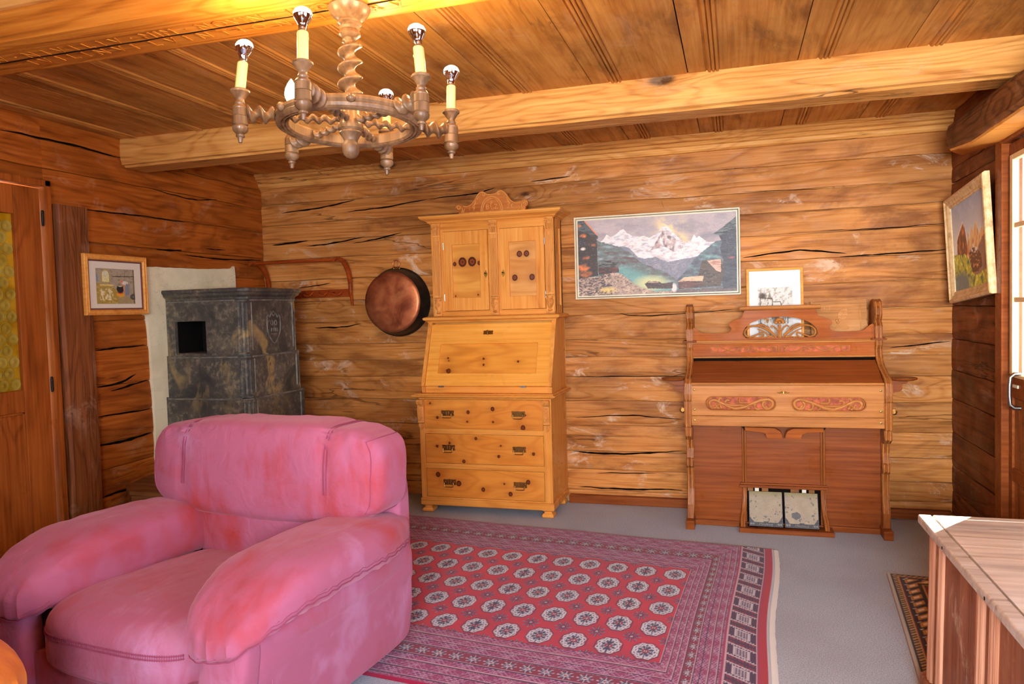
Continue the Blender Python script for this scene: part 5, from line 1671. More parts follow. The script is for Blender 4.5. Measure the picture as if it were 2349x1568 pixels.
def sketch(u, v):
    n = fbm(u * 30 + v * 12, v * 30, 4)
    img = np.ones(u.shape + (3,)) * C((226, 226, 224))
    a = (u > 0.17) & (u < 0.84) & (v > 0.26)
    uu = (u - 0.17) / 0.67; vv = (v - 0.26) / 0.6
    img = blend(img, a * 0.45, (206, 200, 188))
    img = blend(img, a * np.clip(5 * (fbm(uu * 16 + vv * 14, vv * 12 - uu * 9, 4) - 0.50), 0, .6), (150, 140, 126))
    tower = (uu > .07) & (uu < .43) & (vv > .26)
    img = blend(img, (a & tower) * .7, (214, 210, 198))
    img = blend(img, (a & tower) * np.clip(6 * (fbm(uu * 30, vv * 16, 3) - .56), 0, .8), (110, 102, 92))
    img = blend(img, a * np.clip(1.4 - ((uu - .15) / .13) ** 2 - ((vv - .20) / .09) ** 2 - .5 * n, 0, 1), (96, 88, 80))
    img = blend(img, a * inpoly(uu, vv, [(.28, .28), (.345, .12), (.42, .30)]) * .8, (128, 118, 106))
    for l in ([(.07, .9), (.07, .24), (.42, .28), (.43, .9)], [(.43, .36), (.65, .36), (.72, .55), (.74, .9)], [(.78, .62), (.86, .62), (.86, .9)], [(.78, .62), (.78, .9)]):
        for (x0, y0), (x1, y1) in zip(l, l[1:]):
            t = np.clip(((uu - x0) * (x1 - x0) + (vv - y0) * (y1 - y0)) / ((x1 - x0) ** 2 + (y1 - y0) ** 2), 0, 1)
            d = np.hypot(uu - x0 - t * (x1 - x0), vv - y0 - t * (y1 - y0))
            img = blend(img, a * (d < .012) * .75, (88, 80, 72))
    img = blend(img, a * np.clip(1.3 - ((uu - .5) / .16) ** 2 - ((vv - .74) / .12) ** 2 - n, 0, 1), (84, 78, 70))
    return img
sk = thing('framed_sketch', (0.232, -0.05, 1.073), 'white mounted pencil sketch of a tower in a pine frame, leaning behind the reed organ', 'picture', 'framed pictures on the walls')
lean = lambda a, z, d: (a, -0.075 + (z - 1.075) * 0.13 - d, z)
b = MB()
frame_bars(b, 0.068, 0.396, 1.075, 1.507, 0.018, lean, [(0, 0), (0, 0.014), (0.003, 0.017), (0.013, 0.017), (0.016, 0.012), (0.017, 0.0)])
make('frame', b, M_frame_o, sk)
painted('mounted_sketch', 0.298, 0.402, 0.0018, sketch, lambda U, V: (0.083 + U, -0.075 + (1.492 - V - 1.075) * 0.13 - 0.008, 1.492 - V), M_paper, sk)

# carved wooden plaque leaning beside it
pq = thing('carved_plaque', (0.585, -0.06, 1.073), 'carved wooden plaque with leaves and a date, standing beside the framed pencil sketch', 'plaque')
pf_ = lambda a, z, d: (a, -0.085 + (z - 1.075) * 0.15 - d, z)
ol = [(0.434, 1.076), (0.434, 1.294), (0.450, 1.290), (0.736, 1.300), (0.738, 1.20), (0.733, 1.185), (0.738, 1.165), (0.742, 1.150), (0.742, 1.076)]
b = MB().plate(ol, [], pf_, 0.0, 0.018)
plq = make('board', b, M_plaque, pq, bevel=0.002)
b = MB()
for l, r in (([(0.462, 1.264), (0.700, 1.270)], .003), ([(0.702, 1.276), (0.704, 1.08)], .003), ([(0.462, 1.09), (0.70, 1.095)], .002)):
    b.tube([pf_(a, z, 0.018) for a, z in l], r, 6)
make('border_line', b, M_plaque, pq)
b = MB()
def leaf(c, ang, L_, W_):
    ca, sa = math.cos(ang), math.sin(ang)
    P = [(t, W_ * math.sin(PI * t) ** 0.8) for t in np.linspace(0, 1, 9)]
    pts = [(c[0] + ca * t * L_ - sa * w, c[1] + sa * t * L_ + ca * w) for t, w in P] + [(c[0] + ca * t * L_ + sa * w, c[1] + sa * t * L_ - ca * w) for t, w in reversed(P[1:-1])]
    b.plate(pts, [], pf_, 0.017, 0.0225)
    b.tube([pf_(c[0] + ca * t * L_, c[1] + sa * t * L_, 0.023) for t in (0.02, 0.5, 0.97)], 0.0014, 6)
    for t in (0.25, 0.4, 0.55, 0.7):
        for s_ in (-1, 1):
            w = W_ * 0.8 * math.sin(PI * t) * s_
            b.tube([pf_(c[0] + ca * t * L_, c[1] + sa * t * L_, 0.023), pf_(c[0] + ca * (t + .14) * L_ - sa * w, c[1] + sa * (t + .14) * L_ + ca * w, 0.023)], 0.0009, 5)
leaf((0.590, 1.175), 1.15, 0.088, 0.026)
leaf((0.585, 1.150), -0.25, 0.062, 0.016)
leaf((0.572, 1.148), 2.7, 0.036, 0.012)
for p in ((0.575, 1.180), (0.590, 1.184), (0.580, 1.168)):
    b.ball(pf_(p[0], p[1], 0.018), 0.0085, 10)
b.tube([pf_(a, z, 0.019) for a, z in ((0.586, 1.165), (0.570, 1.140), (0.552, 1.118))], 0.002, 6)
make('leaf_carving', b, M_plaque, pq)
b = MB()
text_mb(b, '1932', 0.024, lambda p, q, d: pf_(0.516 + p, 1.252 + q, 0.018 + d), 0.003, spacing=1.15)
b.tube([pf_(0.516 + 0.034 * math.cos(t), 1.252 + 0.013 * math.sin(t), 0.018) for t in np.linspace(0, 2 * PI, 20, endpoint=False)], 0.0014, 6, closed=True)
make('date_carving', b, M_plaque, pq)

def hearth(u, v):
    n = fbm(u * 22, v * 22, 4); n2 = fbm(u * 60, v * 50, 3)
    img = np.ones(u.shape + (3,)) * C((166, 152, 128))
    img = blend(img, 3 * (n2 - 0.52), (214, 204, 182)); img = blend(img, 3 * (n - 0.55), (122, 110, 92))
    fl_ = below(u, v, [(0, .42), (.35, .44), (.5, .60), (.75, .78), (1, .9)])
    img = blend(img, fl_ * .9, (172, 142, 62)); img = blend(img, fl_ * np.clip(4 * (n - .5), 0, .7), (206, 182, 104)); img = blend(img, (u > .55) * (v > .55) * .6, (160, 148, 128))
    arch = ((np.abs(u - .24) < .085) & (v > .16) & (v < .38)) | (((u - .24) / .085) ** 2 + ((v - .16) / .10) ** 2 < 1)
    arch2 = ((np.abs(u - .24) < .115) & (v > .16) & (v < .40)) | (((u - .24) / .115) ** 2 + ((v - .16) / .14) ** 2 < 1)
    img = blend(img, arch2 * .8, (188, 160, 84)); img = blend(img, arch * 1.0, (226, 218, 156)); img = blend(img, arch * np.clip((.3 - v) * 3, 0, .5), (206, 210, 214))
    img = blend(img, ((np.abs(v - .47) < .02) & (u > .10) & (u < .44)) * 1.0, (226, 208, 130))
    img = blend(img, ((v > .57) & (v < .90) & (u > .08) & (u < .42)) * np.clip(5 * (fbm(u * 26, v * 12, 3) - .42), 0, .9), (232, 222, 180))
    img = blend(img, ((np.abs(v - .235 + .03 * u) < .011) & (u > .42)) * .9, (66, 60, 42)); img = blend(img, ((np.abs(u - .975) < .012) | (np.abs(u - .74) < .006) & (v < .3)) * .7, (92, 86, 62))
    img = blend(img, np.clip(1.2 - ((u - .62) / .13) ** 2 - ((v - .73) / .09) ** 2 - .5 * n, 0, 1) * 2, (232, 160, 54)); img = blend(img, np.clip(1.1 - ((u - .61) / .10) ** 2 - ((v - .68) / .04) ** 2 - .5 * n, 0, 1) * 2, (196, 70, 36))
    img = blend(img, (((u - .61) / .095) ** 2 + ((v - .57) / .115) ** 2 < 1) * 1.0, (52, 48, 50)); img = blend(img, (((u - .61) / .06) ** 2 + ((v - .49) / .022) ** 2 < 1) * 1.0, (206, 190, 150))
    img = blend(img, (((u - .74) / .085) ** 2 + ((v - .40) / .055) ** 2 < 1) * 1.0, (222, 214, 198)); img = blend(img, (((u - .65) / .035) ** 2 + ((v - .36) / .045) ** 2 < 1) * 1.0, (222, 142, 104))
    img = blend(img, inpoly(u, v, [(.68, .44), (.72, .45), (.73, .66), (.70, .66)]) * 1.0, (222, 140, 104)); img = blend(img, inpoly(u, v, [(.76, .42), (.86, .44), (.84, .74), (.72, .77), (.74, .55)]) * 1.0, (132, 138, 148))
    img = blend(img, (np.abs(np.hypot(u - .95, (v - .80)) - .05) < .035) * (u > .86), (92, 88, 80)); img = blend(img, (((u - .02) / .03) ** 2 + ((v - .27) / .1) ** 2 < 1) * .8, (120, 140, 170))
    return blend(img, .35 * np.clip(5 * (n2 - .60), 0, 1), (70, 60, 44))
h1 = thing('hearth_picture', (XL + 0.05, -1.468, 1.50), 'small print of a kettle over a fire in a honey wood frame, beside the stove', 'picture', 'framed pictures on the walls')
hf = lambda a, z, d: (XL + 0.052 + d, a, z)
ya, yb2, za, zb2 = -1.690, -1.248, 1.335, 1.668
b = MB()
frame_bars(b, ya, yb2, za, zb2, 0.03, hf, [(0, 0.0), (0, 0.018), (0.006, 0.022), (0.012, 0.018), (0.022, 0.021), (0.029, 0.014), (0.030, 0.0)])
make('frame', b, M_frame_o, h1)
b = MB()
frame_bars(b, ya + 0.030, yb2 - 0.030, za + 0.030, zb2 - 0.030, 0.03, hf, [(0, 0.0), (0, 0.010), (0.008, 0.009), (0.008, 0.0)])
make('liner', b, M_purple, h1)
make('mount', MB().box(XL + 0.054, XL + 0.057, ya + 0.037, yb2 - 0.037, za + 0.037, zb2 - 0.037), M_mat, h1)
painted('print', 0.270, 0.196, 0.0012, hearth, lambda U, V: (XL + 0.0582 + 0 * U, ya + 0.084 + U, zb2 - 0.075 - V), M_paper, h1)

def castle(u, v):
    n = fbm(u * 14, v * 14, 4); n2 = fbm(u * 40, v * 30, 4)
    img = np.ones(u.shape + (3,)) * C((92, 104, 122))
    img = blend(img, np.clip(v * 1.6, 0, .8), (166, 164, 152)); img = blend(img, 2 * (n - .5), (120, 130, 142))
    pk = below(u, v + .03 * (n2 - .5), [(0, .75), (.42, .62), (.47, .36), (.52, .48), (.58, .33), (.63, .40), (.70, .30), (.78, .46), (.86, .40), (1, .52)])
    r = np.ones(u.shape + (3,)) * C((176, 128, 84)); r = blend(r, np.clip(4 * (fbm(u * 30 + v * 9, v * 10, 4) - .48), 0, .9), (112, 84, 66))
    img = blend(img, pk * 1.0, r)
    dk = below(u, v, [(0, 2), (.60, .85), (.74, .58), (.86, .50), (1, .46)]); img = blend(img, dk * .8, (78, 66, 58))
    ct = inpoly(u, v, [(.12, .60), (.14, .42), (.22, .33), (.32, .24), (.38, .30), (.44, .52), (.46, .60), (.38, .66)]); img = blend(img, ct * 1.0, (74, 44, 30)); img = blend(img, ct * np.clip(4 * (fbm(u * 40, v * 14, 3) - .5), 0, .8), (150, 88, 48))
    img = blend(img, (np.abs((v - .24) + (u - .33) * .8) < .014) * (u > .14) * (u < .34), (206, 200, 190))
    g = below(u, v + .04 * (n2 - .5), [(0, .55), (.15, .58), (.35, .60), (.48, .68), (.56, .84), (.62, .88), (1, .84)])
    gg = np.ones(u.shape + (3,)) * C((112, 116, 40)); gg = blend(gg, np.clip(4 * (n2 - .48), 0, .9), (178, 164, 62)); gg = blend(gg, np.clip(4 * (n - .52), 0, .9), (54, 66, 46))
    gg = blend(gg, np.clip(1.3 - ((u - .2) / .28) ** 2 - ((v - .95) / .16) ** 2, 0, .85), (60, 74, 84)); img = blend(img, g * 1.0, gg)
    ht = inpoly(u, v, [(.46, .62), (.56, .56), (.72, .60), (.80, .68), (.82, .80), (.70, .85), (.56, .86), (.50, .74)]); img = blend(img, ht * 1.0, (62, 38, 26)); img = blend(img, ht * np.clip(5 * (fbm(u * 24, v * 60, 3) - .55), 0, .9), (150, 104, 66))
    img = blend(img, inpoly(u, v, [(.50, .60), (.60, .53), (.76, .62), (.72, .66), (.58, .62)]) * np.clip(4 * (n2 - .4), 0, .9), (196, 188, 172))
    return np.clip(img * 1.6 + 16, 0, 250)
rp = thing('chalet_painting', (1.13, -0.46, 1.56), 'oil painting of huts under rocky peaks in a worn gilt frame beside the glazed door', 'painting', 'framed pictures on the walls')
ang = 0.035
rl = 0.07
CY, CZ, Wd, Ht = -0.520, 1.288, 0.70, 0.575
def rf(a, z, d):
    """a: 0 far .. Wd near ; z: 0..Ht up the canvas; d: out of the wall"""
    aa = (a - Wd / 2); zz = z - Ht / 2
    a2 = aa * math.cos(rl) - zz * math.sin(rl); z2 = aa * math.sin(-rl) * -1 + zz * math.cos(rl)
    a2 += Wd / 2; z2 += Ht / 2
    out = 0.022 + z2 * math.sin(ang) + d * math.cos(ang)
    return (1.19 - out, CY + Wd / 2 - a2, CZ + z2 * math.cos(ang) - d * math.sin(ang))
b = MB()
frame_bars(b, 0, Wd, 0, Ht, 0.06, rf, [(0, 0.0), (0, 0.022), (0.006, 0.030), (0.016, 0.032), (0.022, 0.024), (0.036, 0.020), (0.046, 0.014), (0.052, 0.016), (0.060, 0.010), (0.061, 0.0)])
make('frame', b, M_gilt, rp)
def rplace(U, V):
    aa = 0.058 + U - Wd / 2; zz = Ht - 0.058 - V - Ht / 2
    a2 = aa * math.cos(rl) - zz * math.sin(rl) + Wd / 2; z2 = aa * math.sin(rl) + zz * math.cos(rl) + Ht / 2
    out = 0.022 + z2 * math.sin(ang) + 0.007 * math.cos(ang)
    return 1.19 - out, CY + Wd / 2 - a2, CZ + z2 * math.cos(ang) - 0.007 * math.sin(ang)
painted('canvas', Wd - 0.116, Ht - 0.116, 0.003, castle, rplace, M_oil, rp)
b = MB()
b.plate([(0.02, 0.02), (Wd - 0.02, 0.02), (Wd - 0.02, Ht - 0.02), (0.02, Ht - 0.02)], [], rf, 0.0, 0.004)
make('backing_board', b, M_box, rp)

# ================================================================== WOODEN BENCH BOX by the stove
bx_ = thing('wooden_box', (-3.05, -1.40, 0), 'low old wooden box with a clipped corner on the floor in front of the stove', 'box')
ol = [(-3.352, -1.30), (-3.352, -1.145), (-2.72, -1.145), (-2.72, -1.60), (-3.18, -1.60), (-3.30, -1.50)]
b = MB().plate(ol, [], lambda a, c_, d: (a, c_, d), 0.0, 0.345)
make('body', b, M_box, bx_, bevel=0.004)
ol2 = [(-3.358, -1.29), (-3.358, -1.138), (-2.712, -1.138), (-2.712, -1.608), (-3.185, -1.608), (-3.308, -1.505)]
b = MB().plate(ol2, [], lambda a, c_, d: (a, c_, d), 0.349, 0.372)
make('lid', b, M_box, bx_, bevel=0.005)

# ================================================================== CHEST at the right
ch = thing('painted_chest', (0.86, -2.75, 0), 'worn reddish brown chest with a pale scrubbed top, sunlit at one corner', 'chest')
cx0, cx1, cy0, cy1, cz = 0.560, 1.12, -3.55, -2.180, 0.600
def taper(mb, x0, x1, y0, y1, z0, z1, k0, k1):
    vs = []
    for z, k in ((z0, k0), (z1, k1)):
        vs += [(x0 - k, y0 - k, z), (x1, y0 - k, z), (x0 - k, y1 + k * 0.4, z), (x1, y1 + k * 0.4, z)]
    mb.add(vs, [(0, 2, 3, 1), (4, 5, 7, 6), (0, 1, 5, 4), (2, 6, 7, 3), (0, 4, 6, 2), (1, 3, 7, 5)])
b = MB()
taper(b, cx0 + 0.035, cx1, cy0 + 0.03, cy1 - 0.035, 0.08, 0.572, 0.012, 0.0)
make('body', b, M_chest, ch, bevel=0.003)
b = MB()
taper(b, cx0 + 0.010, cx1, cy0 + 0.01, cy1 - 0.012, 0.0, 0.082, 0.012, 0.008)
make('plinth', b, M_chest, ch, bevel=0.006)
for yc in (cy1 - 0.065, cy1 - 0.170, cy1 - 0.55, cy1 - 0.65, cy1 - 1.05, cy1 - 1.15):
    b = MB()
    for q, r in ((-0.018, .009), (0.0, .011), (0.018, .009)):
        b.tube([(cx0 + 0.034, yc + q, 0.570), (cx0 + 0.022, yc + q, 0.083)], r, 8)
    make('fluted_strip', b, M_chest_m, ch)
lidm = MB()
lidm.plate([(cx0 + 0.042, cy0), (cx1 + 0.02, cy0), (cx1 + 0.02, cy1 - 0.045), (cx0 + 0.042, cy1 - 0.045)], [], lambda a, c_, d: (a, c_, d), 0.571, cz)
lid = make('lid', lidm, M_chest_t, ch, bevel=0.002)
b = MB().box(cx0, cx0 + 0.040, cy0, cy1 + 0.0, 0.571, cz)
make('edge_board', b, M_chest_t, lid, bevel=0.006, seg=3)
make('end_board', MB().box(cx0 + 0.042, cx1 + 0.02, cy1 - 0.043, cy1, 0.571, cz), M_chest_t, lid, bevel=0.006, seg=3)
make('frieze', MB().box(cx0 + 0.026, cx0 + 0.036, cy0 + 0.02, cy1 - 0.03, 0.552, 0.571), M_chest_m, ch, bevel=0.003)
b = MB()
for y in (-2.48, -2.86, -3.2):
    b.box(cx0 - 0.001, cx0 + 0.0005, y - 0.004, y + 0.003, 0.580, 0.588)
make('peg_hole', b, M_black, lid)

# ================================================================== RUGS
def lattice(a, b_, s):
    x = a / s; y = b_ / s
    p = np.abs(((x + y) % 1) - 0.5); q = np.abs(((x - y) % 1) - 0.5)
    return np.minimum(p, q), np.maximum(p, q)
def bokhara(Wr, Hr, f0u, f0v, f1v, du, dv, u0, v0):
    def f(u, v):
        a = u * Wr; b_ = v * Hr
        n = fbm(a * 3, b_ * 3, 4); nn = fbm(a * 160, b_ * 160, 2)
        img = np.ones(u.shape + (3,)) * C((196, 24, 60))
        img = blend(img, 2.2 * (n - .45), (214, 26, 50)); img = blend(img, 1.6 * (fbm(a * 2 + 7, b_ * 9, 4) - .5), (160, 22, 62))
        # borders ------------------------------------------------
        e = np.minimum(a, np.minimum(b_, Hr - b_))
        top = np.minimum(b_, Hr - b_)
        inb = (a < f0u) | (b_ < f0v) | (b_ > f1v)
        img = blend(img, inb * .85, (146, 44, 96))
        ea = a - 0.165                                   # distance inside the end panel
        t = np.where((top < f0v) & (top < np.maximum(ea, 0) * 1.0 + 0.02) | (a > f0u) , top, ea)
        use_top = (top < f0v) & ((a > f0u) | (top / f0v < (a - .165) / (f0u - .165)))
        t = np.where(use_top, top, (a - .165) * f0v / (f0u - .165))
        s = np.where(use_top, a, b_)
        lo, hi = lattice(s * 1.0, t * 1.0, 0.021)
        band = inb & (t > 0.012) & (a > .165)
        lat = np.clip((0.085 - lo) / .05, 0, 1)
        img = blend(img, band * lat * .8, (200, 178, 200))
        cell = np.clip((hi - 0.40) / .06, 0, 1) * (lo > .2)
        img = blend(img, band * cell * .9, (60, 60, 120)); img = blend(img, band * (((s / .021).astype(int) + (t / .021).astype(int)) % 3 == 0) * (lo > .3) * .8, (206, 200, 214))
        for q in (.03, .085, .14, .185, .265, .31, .36, f0v - .012):
            img = blend(img, band * (np.abs(t - q) < .0035) * .9, (52, 24, 60)); img = blend(img, band * (np.abs(t - q - .006) < .0022) * .85, (206, 170, 180))
        gb = band & (t > .192) & (t < .258)
        img = blend(img, gb * 1.0, (130, 22, 58))
        k = np.floor(s / .072); ls = (s / .072 - k - .5) * .072; lt = t - .225
        r = np.hypot(ls, lt * 1.05); an = np.arctan2(lt, ls)
        star = r < .024 + .007 * np.cos(an * 8)
        img = blend(img, gb * star * 1.0, (50, 50, 92)); img = blend(img, gb * star * (np.cos(an * 16) > .25) * (r > .010) * .9, (204, 200, 206)); img = blend(img, gb * (np.abs(r - .008) < .0028) * .9, (206, 196, 200)); img = blend(img, gb * (r < .004) * 1.0, (176, 26, 44))
        # end panel of lozenges ----------------------------------
        ep = (a > .052) & (a < .158)
        img = blend(img, ep * 1.0, (66, 30, 70))
        kk = np.floor((b_ + a * .6) / .155); lb = ((b_ + a * .6) / .155 - kk - .5) * .155; la = a - .105
        dmd = np.abs(lb) * 1.15 + np.abs(la) * .75
        img = blend(img, ep * (np.abs(lb) < .034) * (np.abs(la) < .030) * 1.0, (196, 186, 198)); img = blend(img, ep * (np.abs(lb) < .026) * (np.abs(la) < .022) * (np.minimum((lb / .011) % 1, (la / .011) % 1) < .35), (70, 44, 84))
        arm = (np.abs(np.abs(lb) - .048) < .004) | ((np.abs(lb) > .036) & (np.abs(lb) < .052) & (((a / .010) % 1) < .38))
        img = blend(img, ep * arm * .9, (214, 200, 206)); img = blend(img, ep * ((np.abs(lb) > .054) & (np.abs(lb) < .068) & (((a / .012) % 1) < .45)) * 1.0, (150, 30, 56))
        img = blend(img, ((np.abs(a - .050) < .003) | (np.abs(a - .160) < .003)) * .9, (210, 176, 184))
        # guls ---------------------------------------------------
        fld = (a > f0u) & (b_ > f0v) & (b_ < f1v)
        x = (a - u0) / du; y = (b_ - v0) / dv
        kx = np.round(x); ky = np.round(y)
        lx = (x - kx) * du; ly = (y - ky) * dv
        okk = (kx >= 0) & (ky >= 0) & (ky <= 4)
        ax_ = np.abs(lx) / .0475; ay = np.abs(ly) / .066
        oc = np.maximum(np.maximum(ax_, ay), (ax_ + ay) / 1.42)
        g = fld & okk
        img = blend(img, g * (oc < 1.12) * 1.0, (44, 26, 76)); img = blend(img, g * (oc < 1.05) * 1.0, (176, 22, 46)); img = blend(img, g * (oc < 1.0) * 1.0, (214, 214, 224))
        rr_ = np.sqrt(ax_ ** 2 + ay ** 2); th = np.arctan2(ly / .066, lx / .0475)
        img = blend(img, g * (oc < .97) * (oc > .55) * (np.cos(th * 8) * np.cos(26 * oc) > .28) * .85, (62, 74, 110)); img = blend(img, g * (oc < .56) * 1.0, (48, 56, 96))
        img = blend(img, g * (oc < .50) * (np.abs(np.cos(th * 4)) > .72) * .9, (196, 190, 200)); img = blend(img, g * (oc < .28) * 1.0, (156, 24, 52)); img = blend(img, g * (oc < .13) * 1.0, (206, 196, 200)); img = blend(img, g * (np.abs(lx) < .0022) * (oc < .9), (48, 50, 90))
        # small star motifs between the guls ---------------------
        x2 = (a - u0) / du - .5; y2 = (b_ - v0) / dv - .5
        l2 = (x2 - np.round(x2)) * du; m2 = (y2 - np.round(y2)) * dv
        r2 = np.hypot(l2, m2 * .8); t2 = np.arctan2(m2 * .8, l2)
        img = blend(img, fld * (r2 < .036 * np.abs(np.cos(t2 * 4)) ** 1.5 + .006) * (r2 < .036) * .9, (54, 34, 84)); img = blend(img, fld * (r2 < .036) * (np.abs(np.cos(t2 * 4)) > .96) * (r2 > .014) * .8, (180, 150, 170)); img = blend(img, fld * (r2 < .006) * .9, (206, 180, 190))
        # selvedges ----------------------------------------------
        img = blend(img, (top < .010) * 1.0, (150, 20, 56)); img = blend(img, ((a < .040) & (a > .014)) * 1.0, (176, 24, 54)); img = blend(img, (a < .014) * 1.0, (196, 196, 206))
        return blend(img, .3 * (nn - .4), (50, 16, 60)) * (0.93 + 0.14 * nn[..., None])
    return f
C0 = np.array([0.178, -0.790]); Ud = np.array([-0.9935, 0.1075]); Vd = np.array([-0.056, -0.9984])
RW, RH = 2.55, 1.86
rug = thing('bokhara_rug', (-1.0, -1.7, 0), 'crimson rug with rows of white octagonal medallions under the pink armchair', 'rug')
def rug_place(U, V):
    wob = 0.008 * np.sin(V * 5.0) * np.exp(-U * 3)
    z = 0.010 + 0.0015 * np.sin(U * 7 + V * 3) + 0.001 * np.sin(V * 13)
    z = np.where((U < 0.004) | (V < 0.004) | (V > RH - 0.004), 0.001, z)
    return C0[0] + Ud[0] * U + Vd[0] * V + wob, C0[1] + Ud[1] * U + Vd[1] * V, z
f0u, f0v = 0.385, 0.430
painted('pile', RW, RH, 0.0036, bokhara(RW, RH, f0u, f0v, 1.442, 0.1415, 0.2085, 0.447, 0.527), rug_place, M_pile, rug)
b = MB()
fr_rings = []
for i in range(61):
    V = RH * i / 60
    p = C0 + Vd * V
    w_ = 0.008 * math.sin(V * 5.0)
    j = 0.003 * N(i * 0.9, 4.2)
    fr_rings.append([(p[0] + w_ - 0.002, p[1], 0.0045), (p[0] + w_ + 0.010, p[1] - 0.001, 0.006), (p[0] + w_ + 0.020 + j, p[1] - 0.002, 0.002), (p[0] + w_ + 0.020 + j, p[1] - 0.002, 0.0005), (p[0] + w_ - 0.002, p[1], 0.0005)])
b.rings(fr_rings)
make('fringe', b, M_mat_w, rug)

def caucasian(Wr, Hr, pal=0):
    def f(u, v):
        a = u * Wr; b_ = v * Hr
        e = np.minimum(np.minimum(a, Wr - a), np.minimum(b_, Hr - b_))
        n = fbm(a * 5, b_ * 5, 3)
        img = np.ones(u.shape + (3,)) * C((128, 22, 38))
        img = blend(img, 2 * (n - .5), (98, 18, 34))
        s = a + b_
        def band(lo, hi, c):
            return (e > lo) & (e < hi)
        img = blend(img, band(.0, .015, 0) * 1.0, (176, 170, 156)); img = blend(img, band(.015, .022, 0) * 1.0, (40, 34, 46))
        img = blend(img, band(.022, .045, 0) * 1.0, (196, 150, 78)); img = blend(img, band(.024, .043, 0) * (((s / .022) % 1) < .5) * 1.0, (46, 32, 44)); img = blend(img, band(.045, .052, 0) * 1.0, (140, 44, 36))
        img = blend(img, band(.052, .13, 0) * 1.0, (44, 28, 42)); k = (s / .07) % 1
        img = blend(img, band(.06, .122, 0) * (np.abs(k - .5) < .3) * (np.abs(e - .091) < .024) * 1.0, (190, 128, 44)); img = blend(img, band(.06, .122, 0) * (np.abs(k - .5) < .13) * (np.abs(e - .091) < .012) * 1.0, (228, 210, 180)); img = blend(img, (np.hypot(k - .0, (e - .066) * 10) < .08) * band(.05, .13, 0), (226, 220, 208))
        img = blend(img, band(.13, .138, 0) * 1.0, (190, 138, 60))
        fl_ = e > .138
        lo, hi = lattice(a, b_, .19)
        img = blend(img, fl_ * (lo < .06) * .9, (40, 36, 60)); img = blend(img, fl_ * (hi > .42) * (lo > .3) * 1.0, (196, 150, 96)); img = blend(img, fl_ * (hi > .46) * (lo > .38) * 1.0, (40, 40, 66))
        if pal:
            img = blend(img, (fbm(a * 16, b_ * 16, 3) > .55) * .55, (60, 62, 66)); img = blend(img, (fbm(a * 22 + 4, b_ * 22, 3) > .62) * .6, (140, 108, 60))
        return img
    return f
def lay_rug(name, label, cx, cy, rot, w, h, func, res=0.004, group=None):
    r = thing(name, (cx, cy, 0), label, 'rug', group)
    c_, s_ = math.cos(rot), math.sin(rot)
    def pl_(U, V):
        z = np.where((U < .004) | (V < .004) | (U > w - .004) | (V > h - .004), .001, .009 + .001 * np.sin(U * 9 + V * 4))
        x = U - w / 2; y = h / 2 - V
        return cx + c_ * x - s_ * y, cy + s_ * x + c_ * y, z
    painted('pile', w, h, res, func, pl_, M_pile, r)
    return r
# small dark red rug by the chest: far left corner at (0.673, -1.022), left side runs towards (0.598, -1.93)
w2, h2 = 0.49, 1.10
a2 = -math.atan2(0.075, 0.90)
ca, sa = math.cos(a2), math.sin(a2)
lx, ly = -w2 / 2, h2 / 2
lay_rug('small_rug', 'small dark red rug with an ochre and black border, beside the worn brown chest', 0.668 - (ca * lx - sa * ly), -1.030 - (sa * lx + ca * ly), a2, w2, h2, caucasian(w2, h2))
w3, h3 = 1.5, 1.1
lay_rug('patterned_rug', 'dark patterned rug on the floor left of the pink armchair', -2.92, -3.45, 0.12, w3, h3, caucasian(w3, h3, 1), 0.006)
w4, h4 = 0.62, 0.95
lay_rug('faded_rug', 'faded blue grey rug in front of the glazed cupboard door', -3.02, -2.20, 0.05, w4, h4, caucasian(w4, h4, 1), 0.006)

# ================================================================== ARMCHAIRS
def superbox(n=4.0, res=22):
    """unit rounded box as a quad grid on a cube; returns dirs and faces"""
    idx, vs, fs = {}, [], []
    def vid(p):
        k = tuple(round(c * 1e4) for c in p)
        if k not in idx:
            idx[k] = len(vs)
            vs.append(p)
        return idx[k]
    def t_(i):
        x = -1 + 2 * i / res
        return math.copysign(math.sin(abs(x) * PI / 2) ** 0.9, x) if x else 0.0
    for ax in range(3):
        for sg in (-1, 1):
            for i in range(res):
                for j in range(res):
                    q = []
                    for (p, r) in ((i, j), (i + 1, j), (i + 1, j + 1), (i, j + 1)):
                        c = [0, 0, 0]
                        c[ax] = sg
                        c[(ax + 1) % 3] = t_(p)
                        c[(ax + 2) % 3] = t_(r)
                        q.append(vid(tuple(c)))
                    fs.append(q if sg > 0 else q[::-1])
    return vs, fs
_SB = {}
def cushion(mb, hx_, hy, hz, deform, n=4.0, res=22, mi=0):
    if res not in _SB:
        _SB[res] = superbox(n, res)
    vs, fs = _SB[res]
    out = [deform(*sq(p, n, hx_, hy, hz)) for p in vs]
    mb.add(out, fs, mi, True)
def sq(p, n, hx_, hy, hz):
    l = (abs(p[0]) ** n + abs(p[1]) ** n + abs(p[2]) ** n) ** (1 / n)
    return p[0] / l * hx_, p[1] / l * hy, p[2] / l * hz

